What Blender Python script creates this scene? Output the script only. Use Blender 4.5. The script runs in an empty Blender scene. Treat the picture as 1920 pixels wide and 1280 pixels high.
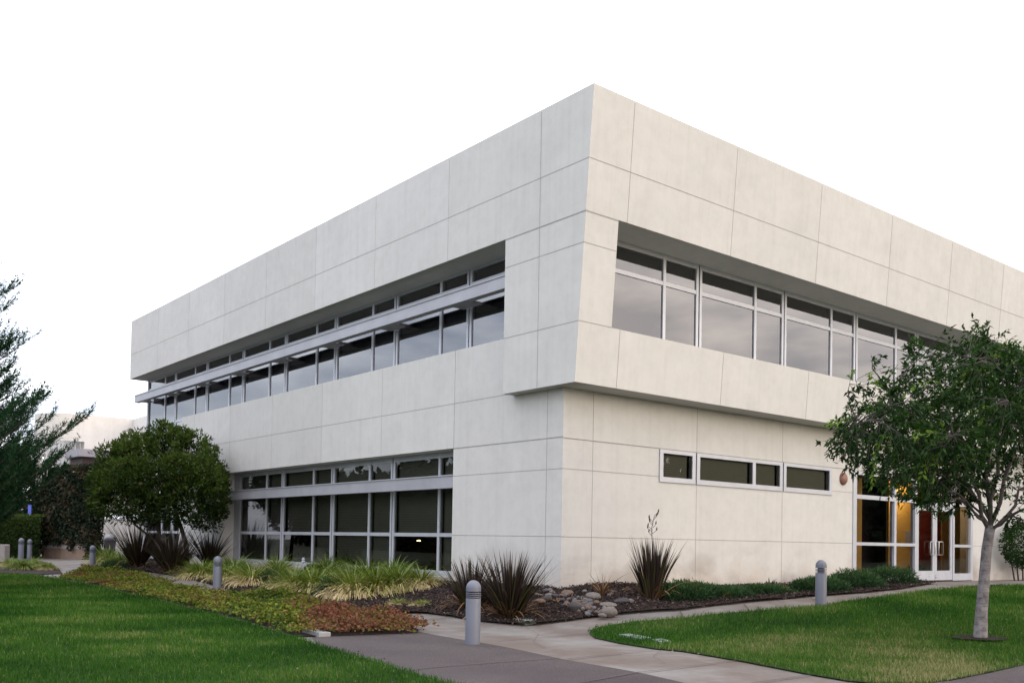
import bpy, math, random
import numpy as np
from mathutils import Vector, Matrix, geometry

random.seed(7)
RNG = np.random.default_rng(11)
SC = bpy.context.scene
COL = SC.collection
rad = math.radians

# ------------------------------------------------------------------ camera
YAW, PITCH, ROLL, FPX, SHIFT = 0.88641832, 0.02666362, 0.01794364, 1788.58803, 326.1611
CAM = np.array([-13.475, -14.862, 1.011])
_f = np.array([math.cos(PITCH)*math.cos(YAW), math.cos(PITCH)*math.sin(YAW), math.sin(PITCH)])
_r = np.array([math.sin(YAW), -math.cos(YAW), 0.0])
_u = np.cross(_r, _f)
_r2 = _r*math.cos(ROLL) + _u*math.sin(ROLL)
_u2 = -_r*math.sin(ROLL) + _u*math.cos(ROLL)
RM = np.array([_r2, _u2, _f])
cam_d = bpy.data.cameras.new('camera')
cam = bpy.data.objects.new('camera', cam_d)
COL.objects.link(cam)
cam_d.sensor_width = 36
cam_d.lens = FPX/1920*36
cam_d.shift_y = SHIFT/1920
cam_d.clip_end = 2000
M = Matrix.Identity(4)
for i in range(3):
    M[i][0] = _r2[i]; M[i][1] = _u2[i]; M[i][2] = -_f[i]; M[i][3] = CAM[i]
cam.matrix_world = M
SC.camera = cam

# ------------------------------------------------------------------ sky, sun, exposure
SC.view_settings.view_transform = 'Standard'
SC.view_settings.look = 'None'
SC.view_settings.exposure = 0.0
SC.view_settings.gamma = 1.0
SUN_AZ = math.atan2(0.35, -0.94)      # compass style: x = sin, y = cos
SUN_EL = rad(14)
w = bpy.data.worlds.new('World'); SC.world = w; w.use_nodes = True
nt = w.node_tree; nt.nodes.clear()
def wn(t): return nt.nodes.new(t)
out = wn('ShaderNodeOutputWorld')
sky = wn('ShaderNodeTexSky'); sky.sky_type = 'NISHITA'; sky.sun_disc = False
sky.sun_elevation = SUN_EL; sky.sun_rotation = SUN_AZ; sky.air_density = 1.0; sky.dust_density = 2.0
bg1 = wn('ShaderNodeBackground'); bg1.inputs['Strength'].default_value = 0.06
nt.links.new(sky.outputs[0], bg1.inputs['Color'])
tc = wn('ShaderNodeTexCoord')
mp = wn('ShaderNodeMapping'); mp.inputs['Scale'].default_value = (1.0, 1.0, 3.4)
nt.links.new(tc.outputs['Generated'], mp.inputs['Vector'])
nz = wn('ShaderNodeTexNoise'); nz.inputs['Scale'].default_value = 6.0; nz.inputs['Detail'].default_value = 5; nz.inputs['Roughness'].default_value = .5
nt.links.new(mp.outputs[0], nz.inputs['Vector'])
rp = wn('ShaderNodeValToRGB')
rp.color_ramp.elements[0].position = .38; rp.color_ramp.elements[0].color = (.66, .66, .74, 1)
rp.color_ramp.elements[1].position = .64; rp.color_ramp.elements[1].color = (1.42, 1.35, 1.32, 1)
nt.links.new(nz.outputs['Fac'], rp.inputs[0])
# overcast layer: warmer towards the low sun (-Y), cooler on the other side
sep = wn('ShaderNodeSeparateXYZ'); nt.links.new(tc.outputs['Generated'], sep.inputs[0])
mr = wn('ShaderNodeMapRange'); mr.inputs['From Min'].default_value = -1; mr.inputs['From Max'].default_value = 1
dt = wn('ShaderNodeVectorMath'); dt.operation = 'DOT_PRODUCT'; dt.inputs[1].default_value = (0.62, -0.78, 0)
nt.links.new(tc.outputs['Generated'], dt.inputs[0]); nt.links.new(dt.outputs['Value'], mr.inputs['Value'])
rp2 = wn('ShaderNodeValToRGB')
rp2.color_ramp.elements[0].color = (.91, .98, 1.07, 1); rp2.color_ramp.elements[1].color = (1.10, 1.02, .94, 1)
nt.links.new(mr.outputs[0], rp2.inputs[0])
mx = wn('ShaderNodeMix'); mx.data_type = 'RGBA'; mx.blend_type = 'MULTIPLY'; mx.inputs[0].default_value = 1
nt.links.new(rp.outputs[0], mx.inputs[6]); nt.links.new(rp2.outputs[0], mx.inputs[7])
bg2 = wn('ShaderNodeBackground'); bg2.inputs['Strength'].default_value = 1.52
zr = wn('ShaderNodeMapRange'); zr.inputs['From Min'].default_value = 0; zr.inputs['From Max'].default_value = 1
zr.inputs['To Min'].default_value = .88; zr.inputs['To Max'].default_value = 1.75       # overcast: brighter overhead
nt.links.new(sep.outputs['Z'], zr.inputs['Value'])
vm = wn('ShaderNodeVectorMath'); vm.operation = 'SCALE'
nt.links.new(mx.outputs[2], vm.inputs[0]); nt.links.new(zr.outputs[0], vm.inputs['Scale'])
nt.links.new(vm.outputs[0], bg2.inputs['Color'])
ad = wn('ShaderNodeAddShader')
nt.links.new(bg1.outputs[0], ad.inputs[0]); nt.links.new(bg2.outputs[0], ad.inputs[1])
nt.links.new(ad.outputs[0], out.inputs['Surface'])
sd = bpy.data.lights.new('sun', 'SUN'); sd.energy = 0.55; sd.angle = rad(25); sd.color = (1, .90, .76)
so = bpy.data.objects.new('sun', sd); COL.objects.link(so)
sdir = Vector((math.sin(SUN_AZ)*math.cos(SUN_EL), math.cos(SUN_AZ)*math.cos(SUN_EL), math.sin(SUN_EL)))
so.rotation_euler = sdir.to_track_quat('Z', 'Y').to_euler()
so.location = (0, -30, 30)

# ------------------------------------------------------------------ helpers
def ray(px, py):
    d = np.array([(px-960)/FPX, -(py-640-SHIFT)/FPX, 1.0])
    return RM.T @ d
def depth(p): return float((RM @ (np.array(p)-CAM))[2])
def at_depth(px, py, D): return CAM + ray(px, py)*D

CP = np.array([(-5.17,-3.83,-.47),(3.3,-4.05,-.20),(-3.7,9.2,-.43),(-3.0,22.8,-.33),(-4.0,28.4,-.20),(-3,32.8,-.2),
(0,0,0),(0,4,-.03),(0,10,-.05),(0,18,-.08),(0,24,-.1),(4,0,0),(8,0,0),(12,0,0),(16,0,0),(20,0,0),(26,0,0),
(-13.5,-14.9,-.5),(-20,-5,-.5),(-16,5,-.48),(-5,-18,-.48),(4,-14,-.42),(14,-10,-.3),(24,-8,-.2),(-14,20,-.45),(-14,36,-.35),(-2,40,-.15),(0,32,-.15),
(13,-3,-.03),(18,-3,-.02),(-1.8,-1.6,-.44),(-2.2,3,-.42),(-6,2,-.49),(-8,6,-.49),(-6,-.5,-.49),(-6,12,-.46),(6,6,0),(6,16,0),(16,8,0),(-10,-2,-.49),(-3.8,1,-.48)])
_P = CP[:, :2]; _n = len(_P)
_A = np.zeros((_n+3, _n+3)); _D2 = ((_P[:, None]-_P[None])**2).sum(-1)
_A[:_n, :_n] = -np.sqrt(_D2+4.0); _A[:_n, _n] = 1; _A[:_n, _n+1:] = _P; _A[_n, :_n] = 1; _A[_n+1:, :_n] = _P.T
_sol = np.linalg.solve(_A - np.diag([0.02]*_n+[0]*3), np.r_[CP[:, 2], 0, 0, 0])
def gv(x, y):
    x = np.atleast_1d(np.asarray(x, float)); y = np.atleast_1d(np.asarray(y, float))
    o = np.zeros(len(x))
    for s in range(0, len(x), 20000):
        xx = x[s:s+20000]; yy = y[s:s+20000]
        r = np.sqrt((xx[:, None]-_P[:, 0])**2+(yy[:, None]-_P[:, 1])**2+4.0)
        v = -r @ _sol[:_n] + _sol[_n] + _sol[_n+1]*xx + _sol[_n+2]*yy
        far = np.clip((np.hypot(xx-2, yy-8)-36)/25, 0, 1)
        o[s:s+20000] = v*(1-far) - .35*far
    return o
def g(x, y): return float(gv(x, y)[0])
def G(px, py):
    d = ray(px, py)
    ts = np.linspace(3, 130, 1200)
    pts = CAM + d*ts[:, None]
    below = np.nonzero(pts[:, 2] < gv(pts[:, 0], pts[:, 1]))[0]
    i = below[0] if len(below) else len(ts)-1
    lo, hi = ts[max(i-1, 0)], ts[i]
    for _ in range(22):
        m = (lo+hi)/2; p = CAM+d*m
        if p[2] < g(p[0], p[1]): hi = m
        else: lo = m
    return CAM+d*hi
def onX(px, py, X0=0.0):
    d = ray(px, py); return CAM + d*((X0-CAM[0])/d[0])
def onY(px, py, Y0=0.0):
    d = ray(px, py); return CAM + d*((Y0-CAM[1])/d[1])

def tag(o, label=None, cat=None, group=None, kind=None):
    if label: o['label'] = label
    if cat: o['category'] = cat
    if group: o['group'] = group
    if kind: o['kind'] = kind
    return o
def empty(name, loc, label=None, cat=None, group=None, rz=0):
    o = bpy.data.objects.new(name, None); COL.objects.link(o)
    o.location = loc; o.rotation_euler = (0, 0, rz); o.empty_display_size = .2
    return tag(o, label, cat, group)
def link(name, me, mats, parent=None):
    o = bpy.data.objects.new(name, me); COL.objects.link(o)
    for m in (mats if isinstance(mats, (list, tuple)) else [mats]): me.materials.append(m)
    if parent is not None: o.parent = parent
    return o
def copy_tree(o, parent=None):
    c = o.copy(); COL.objects.link(c)
    if parent is not None: c.parent = parent
    for ch in list(o.children): copy_tree(ch, c)
    return c
def np_mesh(name, V, faces, attrs=None, smooth=False):
    """V (n,3); faces: list of (m,k) int arrays"""
    me = bpy.data.meshes.new(name)
    V = np.asarray(V, np.float32)
    loops = np.concatenate([f.ravel() for f in faces]).astype(np.int32)
    tot = np.concatenate([np.full(len(f), f.shape[1], np.int32) for f in faces])
    st = np.concatenate([[0], np.cumsum(tot)[:-1]]).astype(np.int32)
    me.vertices.add(len(V)); me.vertices.foreach_set('co', V.ravel())
    me.loops.add(len(loops)); me.loops.foreach_set('vertex_index', loops)
    me.polygons.add(len(tot)); me.polygons.foreach_set('loop_start', st); me.polygons.foreach_set('loop_total', tot)
    if smooth: me.polygons.foreach_set('use_smooth', np.ones(len(tot), bool))
    me.update(calc_edges=True)
    for k, a in (attrs or {}).items():
        at = me.attributes.new(k, 'FLOAT', 'POINT'); at.data.foreach_set('value', np.asarray(a, np.float32))
    return me

class MB:
    def __init__(s): s.v = []; s.f = []; s.cut = None
    def second(s): s.cut = len(s.f)          # faces added from here on take the second material
    def face(s, pts):
        n = len(s.v); s.v += [tuple(p) for p in pts]; s.f.append(tuple(range(n, n+len(pts))))
    def box(s, a, b):
        x0, y0, z0 = [min(a[i], b[i]) for i in range(3)]; x1, y1, z1 = [max(a[i], b[i]) for i in range(3)]
        n = len(s.v)
        s.v += [(x0,y0,z0),(x1,y0,z0),(x1,y1,z0),(x0,y1,z0),(x0,y0,z1),(x1,y0,z1),(x1,y1,z1),(x0,y1,z1)]
        s.f += [tuple(n+i for i in q) for q in ((0,3,2,1),(4,5,6,7),(0,1,5,4),(1,2,6,5),(2,3,7,6),(3,0,4,7))]
    def prism(s, prof, fn, a, b):
        """profile [(p,q)], fn(u,p,q)->xyz, extruded u from a to b"""
        n = len(s.v); k = len(prof)
        s.v += [fn(a, p, q) for p, q in prof] + [fn(b, p, q) for p, q in prof]
        s.f.append(tuple(n+i for i in range(k))); s.f.append(tuple(n+k+i for i in reversed(range(k))))
        for i in range(k):
            j = (i+1) % k; s.f.append((n+i, n+k+i, n+k+j, n+j))
    def lathe(s, prof, seg=24, c=(0, 0, 0)):
        n = len(s.v); k = len(prof)
        for r, z in prof:
            for i in range(seg):
                a = 2*math.pi*i/seg; s.v.append((c[0]+r*math.cos(a), c[1]+r*math.sin(a), c[2]+z))
        for j in range(k-1):
            for i in range(seg):
                i2 = (i+1) % seg
                s.f.append((n+j*seg+i, n+j*seg+i2, n+(j+1)*seg+i2, n+(j+1)*seg+i))
        s.f.append(tuple(n+i for i in reversed(range(seg)))); s.f.append(tuple(n+(k-1)*seg+i for i in range(seg)))
    def tube(s, pts, rs, seg=6):
        pts = [Vector(p) for p in pts]; n = len(s.v); k = len(pts)
        for j, p in enumerate(pts):
            t = (pts[min(j+1, k-1)]-pts[max(j-1, 0)]).normalized()
            ref = Vector((0, 0, 1)) if abs(t.z) < .9 else Vector((1, 0, 0))
            a = t.cross(ref).normalized(); b = t.cross(a)
            for i in range(seg):
                th = 2*math.pi*i/seg
                s.v.append(tuple(p+(a*math.cos(th)+b*math.sin(th))*rs[j]))
        for j in range(k-1):
            for i in range(seg):
                i2 = (i+1) % seg
                s.f.append((n+j*seg+i, n+j*seg+i2, n+(j+1)*seg+i2, n+(j+1)*seg+i))
        s.f.append(tuple(n+(k-1)*seg+i for i in range(seg)))
    def build(s, name, mat, parent=None, smooth=False, fix=True):
        me = bpy.data.meshes.new(name); me.from_pydata(s.v, [], s.f); me.update()
        if fix:
            import bmesh
            bm = bmesh.new(); bm.from_mesh(me); bmesh.ops.recalc_face_normals(bm, faces=bm.faces); bm.to_mesh(me); bm.free()
        if smooth:
            me.polygons.foreach_set('use_smooth', np.ones(len(me.polygons), bool))
        o = link(name, me, mat, parent)
        if s.cut is not None:
            ix = np.zeros(len(me.polygons), np.int32); ix[s.cut:] = 1; me.polygons.foreach_set('material_index', ix)
        return o
def autosmooth(o, ang=40):
    me = o.data
    try: me.set_sharp_from_angle(angle=rad(ang))
    except Exception: pass
    return o

# ------------------------------------------------------------------ materials
def mat_new(name):
    m = bpy.data.materials.new(name); m.use_nodes = True
    n = m.node_tree; n.nodes.clear()
    o = n.nodes.new('ShaderNodeOutputMaterial'); return m, n, o
class NT:
    def __init__(s, nt): s.t = nt
    def n(s, t, **k):
        x = s.t.nodes.new(t)
        for a, b in k.items(): setattr(x, a, b)
        return x
    def l(s, a, b): s.t.links.new(a, b)
    def coord(s, scale=(1,1,1), kind='Object'):
        c = s.n('ShaderNodeTexCoord'); m = s.n('ShaderNodeMapping'); m.inputs['Scale'].default_value = scale
        s.l(c.outputs[kind], m.inputs['Vector']); return m.outputs[0]
    def geo(s, scale=(1,1,1)):
        c = s.n('ShaderNodeNewGeometry'); m = s.n('ShaderNodeMapping'); m.inputs['Scale'].default_value = scale
        s.l(c.outputs['Position'], m.inputs['Vector']); return m.outputs[0]
    def noise(s, vec, sc, det=4, ro=.55):
        x = s.n('ShaderNodeTexNoise'); x.inputs['Scale'].default_value = sc; x.inputs['Detail'].default_value = det; x.inputs['Roughness'].default_value = ro
        s.l(vec, x.inputs['Vector']); return x.outputs['Fac']
    def ramp(s, fac, stops):
        r = s.n('ShaderNodeValToRGB'); e = r.color_ramp.elements
        while len(e) < len(stops): e.new(.5)
        for i, (p, c) in enumerate(stops):
            e[i].position = p; e[i].color = (*c, 1) if len(c) == 3 else c
        s.l(fac, r.inputs[0]); return r.outputs[0]
    def mix(s, f, a, b, mode='MIX'):
        m = s.n('ShaderNodeMix', data_type='RGBA', blend_type=mode)
        for v, i in ((f, 0), (a, 6), (b, 7)):
            if hasattr(v, 'is_linked') or hasattr(v, 'links'): s.l(v, m.inputs[i])
            else: m.inputs[i].default_value = v if i == 0 else ((*v, 1) if len(v) == 3 else v)
        return m.outputs[2]
    def math(s, op, a, b=0.0, clamp=False):
        m = s.n('ShaderNodeMath', operation=op, use_clamp=clamp)
        for v, i in ((a, 0), (b, 1)):
            if hasattr(v, 'links'): s.l(v, m.inputs[i])
            else: m.inputs[i].default_value = v
        return m.outputs[0]
    def bump(s, h, strength=.2, dist=.01):
        b = s.n('ShaderNodeBump'); b.inputs['Strength'].default_value = strength; b.inputs['Distance'].default_value = dist
        s.l(h, b.inputs['Height']); return b.outputs[0]
    def princ(s, o, col, rough=.8, metal=0, normal=None, spec=.5):
        p = s.n('ShaderNodeBsdfPrincipled')
        if hasattr(col, 'links'): s.l(col, p.inputs['Base Color'])
        else: p.inputs['Base Color'].default_value = (*col, 1)
        if hasattr(rough, 'links'): s.l(rough, p.inputs['Roughness'])
        else: p.inputs['Roughness'].default_value = rough
        p.inputs['Metallic'].default_value = metal; p.inputs['Specular IOR Level'].default_value = spec
        if normal is not None: s.l(normal, p.inputs['Normal'])
        s.l(p.outputs[0], o.inputs['Surface']); return p

def m_plain(name, col, rough=.6, metal=0, var=.12, sc=6, bump=0, spec=.5):
    m, t, o = mat_new(name); k = NT(t); v = k.geo()
    f = k.noise(v, sc, 4)
    lo = tuple(c*(1-var) for c in col); hi = tuple(min(1, c*(1+var)) for c in col)
    c = k.ramp(f, [(.3, lo), (.7, hi)])
    nb = k.bump(k.noise(v, sc*12, 3), bump, .01) if bump else None
    k.princ(o, c, rough, metal, nb, spec); return m
def m_wall(name, base, stain=True):
    m, t, o = mat_new(name); k = NT(t); v = k.geo()
    n1 = k.noise(v, .55, 5, .6); n2 = k.noise(v, 3.5, 5, .65)
    c = k.ramp(n1, [(.30, tuple(x*.95 for x in base)), (.52, base), (.72, tuple(min(1, x*1.03) for x in base))])
    c = k.mix(.5, c, k.ramp(n2, [(.32, (.88, .88, .87)), (.6, (1, 1, 1))]), 'MULTIPLY')
    vs = k.geo((5.5, 5.5, .16)); st = k.noise(vs, 1.2, 4, .6)                # vertical run-off streaks
    c = k.mix(.26, c, k.ramp(st, [(.30, (.82, .81, .79)), (.52, (1, 1, 1)), (1, (1, 1, 1))]), 'MULTIPLY')
    cl = k.noise(k.geo((1, 1, 1.6)), 1.1, 6, .7)                           # pale cloudy trowel marks
    c = k.mix(k.math('MULTIPLY', k.ramp(cl, [(.45, (0,0,0)), (.72, (1,1,1))]), .35), c, tuple(min(1, x*1.12) for x in base))
    sn = k.n('ShaderNodeVectorMath', operation='FLOOR'); g0 = k.n('ShaderNodeNewGeometry'); sb = k.n('ShaderNodeVectorMath', operation='MULTIPLY_ADD')
    sb.inputs[1].default_value = (.2903, .2946, .0001); sb.inputs[2].default_value = (-.254, -.147, .5)
    k.l(g0.outputs['Position'], sb.inputs[0]); k.l(sb.outputs[0], sn.inputs[0])
    wn_ = k.n('ShaderNodeTexWhiteNoise'); k.l(sn.outputs[0], wn_.inputs['Vector'])          # each cast panel a slightly different tone
    c = k.mix(1, c, k.ramp(wn_.outputs['Value'], [(0, (.955, .955, .95)), (1, (1.02, 1.02, 1.02))]), 'MULTIPLY')
    if stain:
        gp = k.n('ShaderNodeNewGeometry'); sx = k.n('ShaderNodeSeparateXYZ'); k.l(gp.outputs['Position'], sx.inputs[0])
        h = k.math('MULTIPLY', k.noise(v, 1.6, 5), 1.1)
        d = k.n('ShaderNodeMapRange'); d.inputs['From Min'].default_value = .75; d.inputs['From Max'].default_value = .0
        k.l(k.math('ADD', sx.outputs['Z'], k.math('SUBTRACT', h, .45)), d.inputs['Value'])
        c = k.mix(k.math('MULTIPLY', d.outputs[0], .45), c, (.42, .33, .25))
        blot = k.ramp(k.noise(k.geo((.9, .9, 1.2)), .8, 6, .6), [(.46, (0,0,0)), (.62, (1,1,1))])
        d2 = k.n('ShaderNodeMapRange'); d2.inputs['From Min'].default_value = 1.1; d2.inputs['From Max'].default_value = .25
        k.l(sx.outputs['Z'], d2.inputs['Value'])
        c = k.mix(k.math('MULTIPLY', k.math('MULTIPLY', blot, d2.outputs[0]), .62), c, (.27, .235, .21))
    nb = k.bump(k.noise(v, 55, 4, .6), .18, .006)
    k.princ(o, c, .92, 0, nb, .2); return m
WALLM = m_wall('painted_concrete', (.56, .556, .545))
ANNEX = m_wall('annex_plaster', (.66, .645, .62), False)
JOINT = m_plain('joint_sealant', (.27, .26, .25), .9)
ALU = m_plain('anodised_aluminium', (.46, .48, .53), .42, .25, .06, 3)
ALU_D = m_plain('shelf_aluminium', (.33, .335, .37), .5, .2, .10, 1.5)
DARKGAP = m_plain('dark_gasket', (.02, .02, .022), .7)
BLIND = None
def m_blind():
    m, t, o = mat_new('blind_slats'); k = NT(t); v = k.geo()
    wv = k.n('ShaderNodeTexWave'); wv.bands_direction = 'Z'; wv.inputs['Scale'].default_value = 6.5; wv.inputs['Distortion'].default_value = 0
    k.l(v, wv.inputs['Vector'])
    c = k.ramp(wv.outputs['Fac'], [(.2, (.125, .13, .105)), (.8, (.18, .186, .15))])
    k.princ(o, c, .6, 0, None, .3); return m
BLIND = m_blind()
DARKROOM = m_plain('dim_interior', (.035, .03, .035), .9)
def m_glass(name, ior, tint, rough=.0):
    m, t, o = mat_new(name); k = NT(t)
    fr = k.n('ShaderNodeFresnel'); fr.inputs['IOR'].default_value = ior
    nb = k.bump(k.noise(k.geo(), .7, 2), .02, .05); k.l(nb, fr.inputs['Normal'])
    tr = k.n('ShaderNodeBsdfTransparent'); tr.inputs[0].default_value = (*tint, 1)
    gl = k.n('ShaderNodeBsdfGlossy'); gl.inputs['Roughness'].default_value = rough; gl.inputs[0].default_value = (.93, .93, .95, 1)
    k.l(nb, gl.inputs['Normal'])
    ms = k.n('ShaderNodeMixShader'); k.l(fr.outputs[0], ms.inputs[0]); k.l(tr.outputs[0], ms.inputs[1]); k.l(gl.outputs[0], ms.inputs[2])
    k.l(ms.outputs[0], o.inputs['Surface']); return m
GLASS = m_glass('tinted_glass', 2.5, (.36, .36, .36), .004)
GLASS_LOW = m_glass('low_tinted_glass', 1.5, (.68, .68, .67), .004)
GLASS_CLEAR = m_glass('lobby_glass', 1.45, (.72, .70, .68), .003)

def m_leaf(name, stops, trans=.25, rough=.55, along=None, gloss=.012):
    m, t, o = mat_new(name); k = NT(t)
    a = k.n('ShaderNodeAttribute', attribute_name='tone')
    c = k.ramp(a.outputs['Fac'], stops)
    if along:
        b = k.n('ShaderNodeAttribute', attribute_name='along')
        c = k.mix(k.ramp(b.outputs['Fac'], [(along[0], (0,0,0)), (along[1], (1,1,1))]), c, along[2])
    df = k.n('ShaderNodeBsdfDiffuse'); k.l(c, df.inputs[0])
    tl = k.n('ShaderNodeBsdfTranslucent'); k.l(k.mix(.5, c, (.9, 1, .4), 'MULTIPLY'), tl.inputs[0])
    gl = k.n('ShaderNodeBsdfGlossy'); gl.inputs['Roughness'].default_value = rough; gl.inputs[0].default_value = (.8, .85, .9, 1)
    m1 = k.n('ShaderNodeMixShader'); m1.inputs[0].default_value = trans
    k.l(df.outputs[0], m1.inputs[1]); k.l(tl.outputs[0], m1.inputs[2])
    m2 = k.n('ShaderNodeMixShader'); m2.inputs[0].default_value = gloss
    k.l(m1.outputs[0], m2.inputs[1]); k.l(gl.outputs[0], m2.inputs[2])
    k.l(m2.outputs[0], o.inputs['Surface']); return m

# ------------------------------------------------------------------ numpy vegetation generators
def snoise(p, seed=0, sc=1.0):
    """cheap smooth pseudo noise in 0..1"""
    r = np.random.default_rng(seed); v = np.zeros(len(p)); tot = 0
    for o in range(5):
        k = r.normal(size=(3,)); k = k/np.linalg.norm(k)*sc*(1.0+.8*o); a = 1/(1+.5*o)
        k2 = r.normal(size=(3,)); k2 = k2/np.linalg.norm(k2)*sc*(1.0+.8*o)
        v += a*np.sin(p@k + r.uniform(0, 6.3))*np.cos(p@k2 + r.uniform(0, 6.3)); tot += a
    return .5+.5*np.clip(v/tot*1.8, -1, 1)
def blades(base, az, lean, bend, L, W, S=4, tone=None, up=None, pw=1.6, twist=.0):
    """arching tapered strips; returns V, faces, attrs"""
    N = len(base); t = np.linspace(0, 1, S+1)
    ang = lean[:, None] + bend[:, None]*t[None, :]
    seg = (L/S)[:, None]
    am = (ang[:, 1:]+ang[:, :-1])/2
    r = np.concatenate([np.zeros((N, 1)), np.cumsum(np.sin(am)*seg, 1)], 1)
    z = np.concatenate([np.zeros((N, 1)), np.cumsum(np.cos(am)*seg, 1)], 1)
    d = np.stack([np.cos(az), np.sin(az)], 1); s = np.stack([-np.sin(az), np.cos(az)], 1)
    if twist: 
        th = RNG.uniform(-twist, twist, N); 
        s = s*np.cos(th)[:, None] + d*np.sin(th)[:, None]
    wt = (1-t**pw)*np.minimum(1, .55+2.0*t)
    hw = (W[:, None]*wt[None, :])/2
    cx = base[:, None, 0]+d[:, None, 0]*r; cy = base[:, None, 1]+d[:, None, 1]*r; cz = base[:, None, 2]+z
    Lf = np.stack([cx-s[:, None, 0]*hw, cy-s[:, None, 1]*hw, cz], -1)[:, :S]
    Rt = np.stack([cx+s[:, None, 0]*hw, cy+s[:, None, 1]*hw, cz], -1)[:, :S]
    tip = np.stack([cx[:, S], cy[:, S], cz[:, S]], -1)[:, None]
    V = np.concatenate([Lf, Rt, tip], 1); k = 2*S+1
    o = (np.arange(N)*k)[:, None]
    q = [np.stack([o[:, 0]+i, o[:, 0]+S+i, o[:, 0]+S+i+1, o[:, 0]+i+1], 1) for i in range(S-1)]
    tri = np.stack([o[:, 0]+S-1, o[:, 0]+2*S-1, o[:, 0]+2*S], 1)
    if tone is None: tone = RNG.uniform(0, 1, N)
    al = np.concatenate([t[:S], t[:S], [1]])
    return V.reshape(-1, 3), ([np.concatenate(q)] if q else [])+[tri], {'tone': np.repeat(tone, k), 'along': np.tile(al, N)}
def leaves(pos, dirv, L, W, tone, fold=.25):
    """folded lens leaves: base, left, tip, right"""
    N = len(pos); dirv = dirv/np.linalg.norm(dirv, axis=1)[:, None]
    rnd = RNG.normal(size=(N, 3)); s = np.cross(dirv, rnd); s /= np.linalg.norm(s, axis=1)[:, None]+1e-9
    nn = np.cross(s, dirv)
    mid = pos+dirv*(L*.45)[:, None]
    a = mid - s*(W/2)[:, None] + nn*(W*fold)[:, None]; b = mid + s*(W/2)[:, None] + nn*(W*fold)[:, None]
    tip = pos+dirv*L[:, None] + np.array([0, 0, -1])*(L*.08)[:, None]
    V = np.stack([pos, a, tip, b], 1).reshape(-1, 3)
    o = np.arange(N)*4
    F = np.concatenate([np.stack([o, o+1, o+2], 1), np.stack([o, o+2, o+3], 1)])
    return V, [F], {'tone': np.repeat(tone, 4)}
def unit(n):
    v = RNG.normal(size=(n, 3)); return v/np.linalg.norm(v, axis=1)[:, None]
def inpoly(P, poly):
    x, y = P[:, 0], P[:, 1]; c = np.zeros(len(P), bool); n = len(poly)
    for i in range(n):
        x1, y1 = poly[i][:2]; x2, y2 = poly[(i+1) % n][:2]
        m = ((y1 > y) != (y2 > y)) & (x < (x2-x1)*(y-y1)/((y2-y1) if y2 != y1 else 1e-9)+x1)
        c ^= m
    return c
def resample(poly, step):
    outp = []
    for i in range(len(poly)):
        a = np.array(poly[i][:2], float); b = np.array(poly[(i+1) % len(poly)][:2], float)
        k = max(1, min(80, int(np.linalg.norm(b-a)/step)))
        for j in range(k): outp.append(a+(b-a)*j/k)
    return outp
def drape(name, poly, dz, mat, step=.4, mound=None):
    b = resample(poly, step); nb = len(b); B = np.array(b)
    lo = B.min(0); hi = B.max(0)
    X, Y = np.meshgrid(np.arange(lo[0], hi[0], step), np.arange(lo[1], hi[1], step))
    Pn = np.stack([X.ravel(), Y.ravel()], 1); Pn = Pn[inpoly(Pn, b)]
    vin = [Vector((float(p[0]), float(p[1]))) for p in b]+[Vector((float(p[0]), float(p[1]))) for p in Pn]
    r = geometry.delaunay_2d_cdt(vin, [], [list(range(nb))], 1, 1e-4)
    V2 = np.array([(v.x, v.y) for v in r[0]])
    z = gv(V2[:, 0], V2[:, 1])+dz
    if mound is not None: z = z+mound(V2)
    me = np_mesh(name, np.c_[V2, z], [np.array([f], np.int32) for f in r[2] if len(f) >= 3], None, True)
    return link(name, me, mat)
def Gs(pts): return [tuple(G(*p)[:2]) for p in pts]

# ================================================================== GROUND
def m_ground():
    m, t, o = mat_new('far_ground'); k = NT(t); v = k.geo()
    c = k.ramp(k.noise(v, .25, 6), [(.3, (.025, .036, .015)), (.7, (.05, .06, .028))])
    k.princ(o, c, .95); return m
ax = np.r_[-600, -300, -150, -90, np.arange(-60, 61, 3.0), 90, 150, 300, 600]
XX, YY = np.meshgrid(ax, ax); nx = len(ax)
zz = gv(XX.ravel(), YY.ravel())-.08-.4*np.clip((44-np.hypot(XX.ravel()-4, YY.ravel()-8))/8, 0, 1)
idx = np.arange(nx*nx).reshape(nx, nx)
fq = np.stack([idx[:-1, :-1].ravel(), idx[:-1, 1:].ravel(), idx[1:, 1:].ravel(), idx[1:, :-1].ravel()], 1)
tag(link('ground', np_mesh('ground', np.c_[XX.ravel(), YY.ravel(), zz], [fq], None, True), m_ground()), kind='structure')

def m_conc():
    m, t, o = mat_new('path_concrete'); k = NT(t); v = k.geo()
    c = k.ramp(k.noise(v, .9, 6, .65), [(.3, (.118, .110, .104)), (.5, (.165, .157, .150)), (.72, (.205, .198, .192))])
    st = k.ramp(k.noise(k.geo((1, 1, 1)), .6, 6, .72), [(.42, (0,0,0)), (.60, (1,1,1))])
    c = k.mix(k.math('MULTIPLY', st, .75), c, (.105, .076, .060))
    vo = k.n('ShaderNodeTexVoronoi'); vo.inputs['Scale'].default_value = .34; k.l(v, vo.inputs['Vector'])
    hs = k.n('ShaderNodeSeparateColor'); k.l(vo.outputs['Color'], hs.inputs[0])
    c = k.mix(.8, c, k.ramp(k.noise(v, 130, 3, .7), [(.3, (.80, .80, .80)), (.7, (1.05, 1.05, 1.05))]), 'MULTIPLY')
    k.princ(o, c, .72, 0, k.bump(k.noise(v, 90, 3), .12, .004), .35); return m
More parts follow.
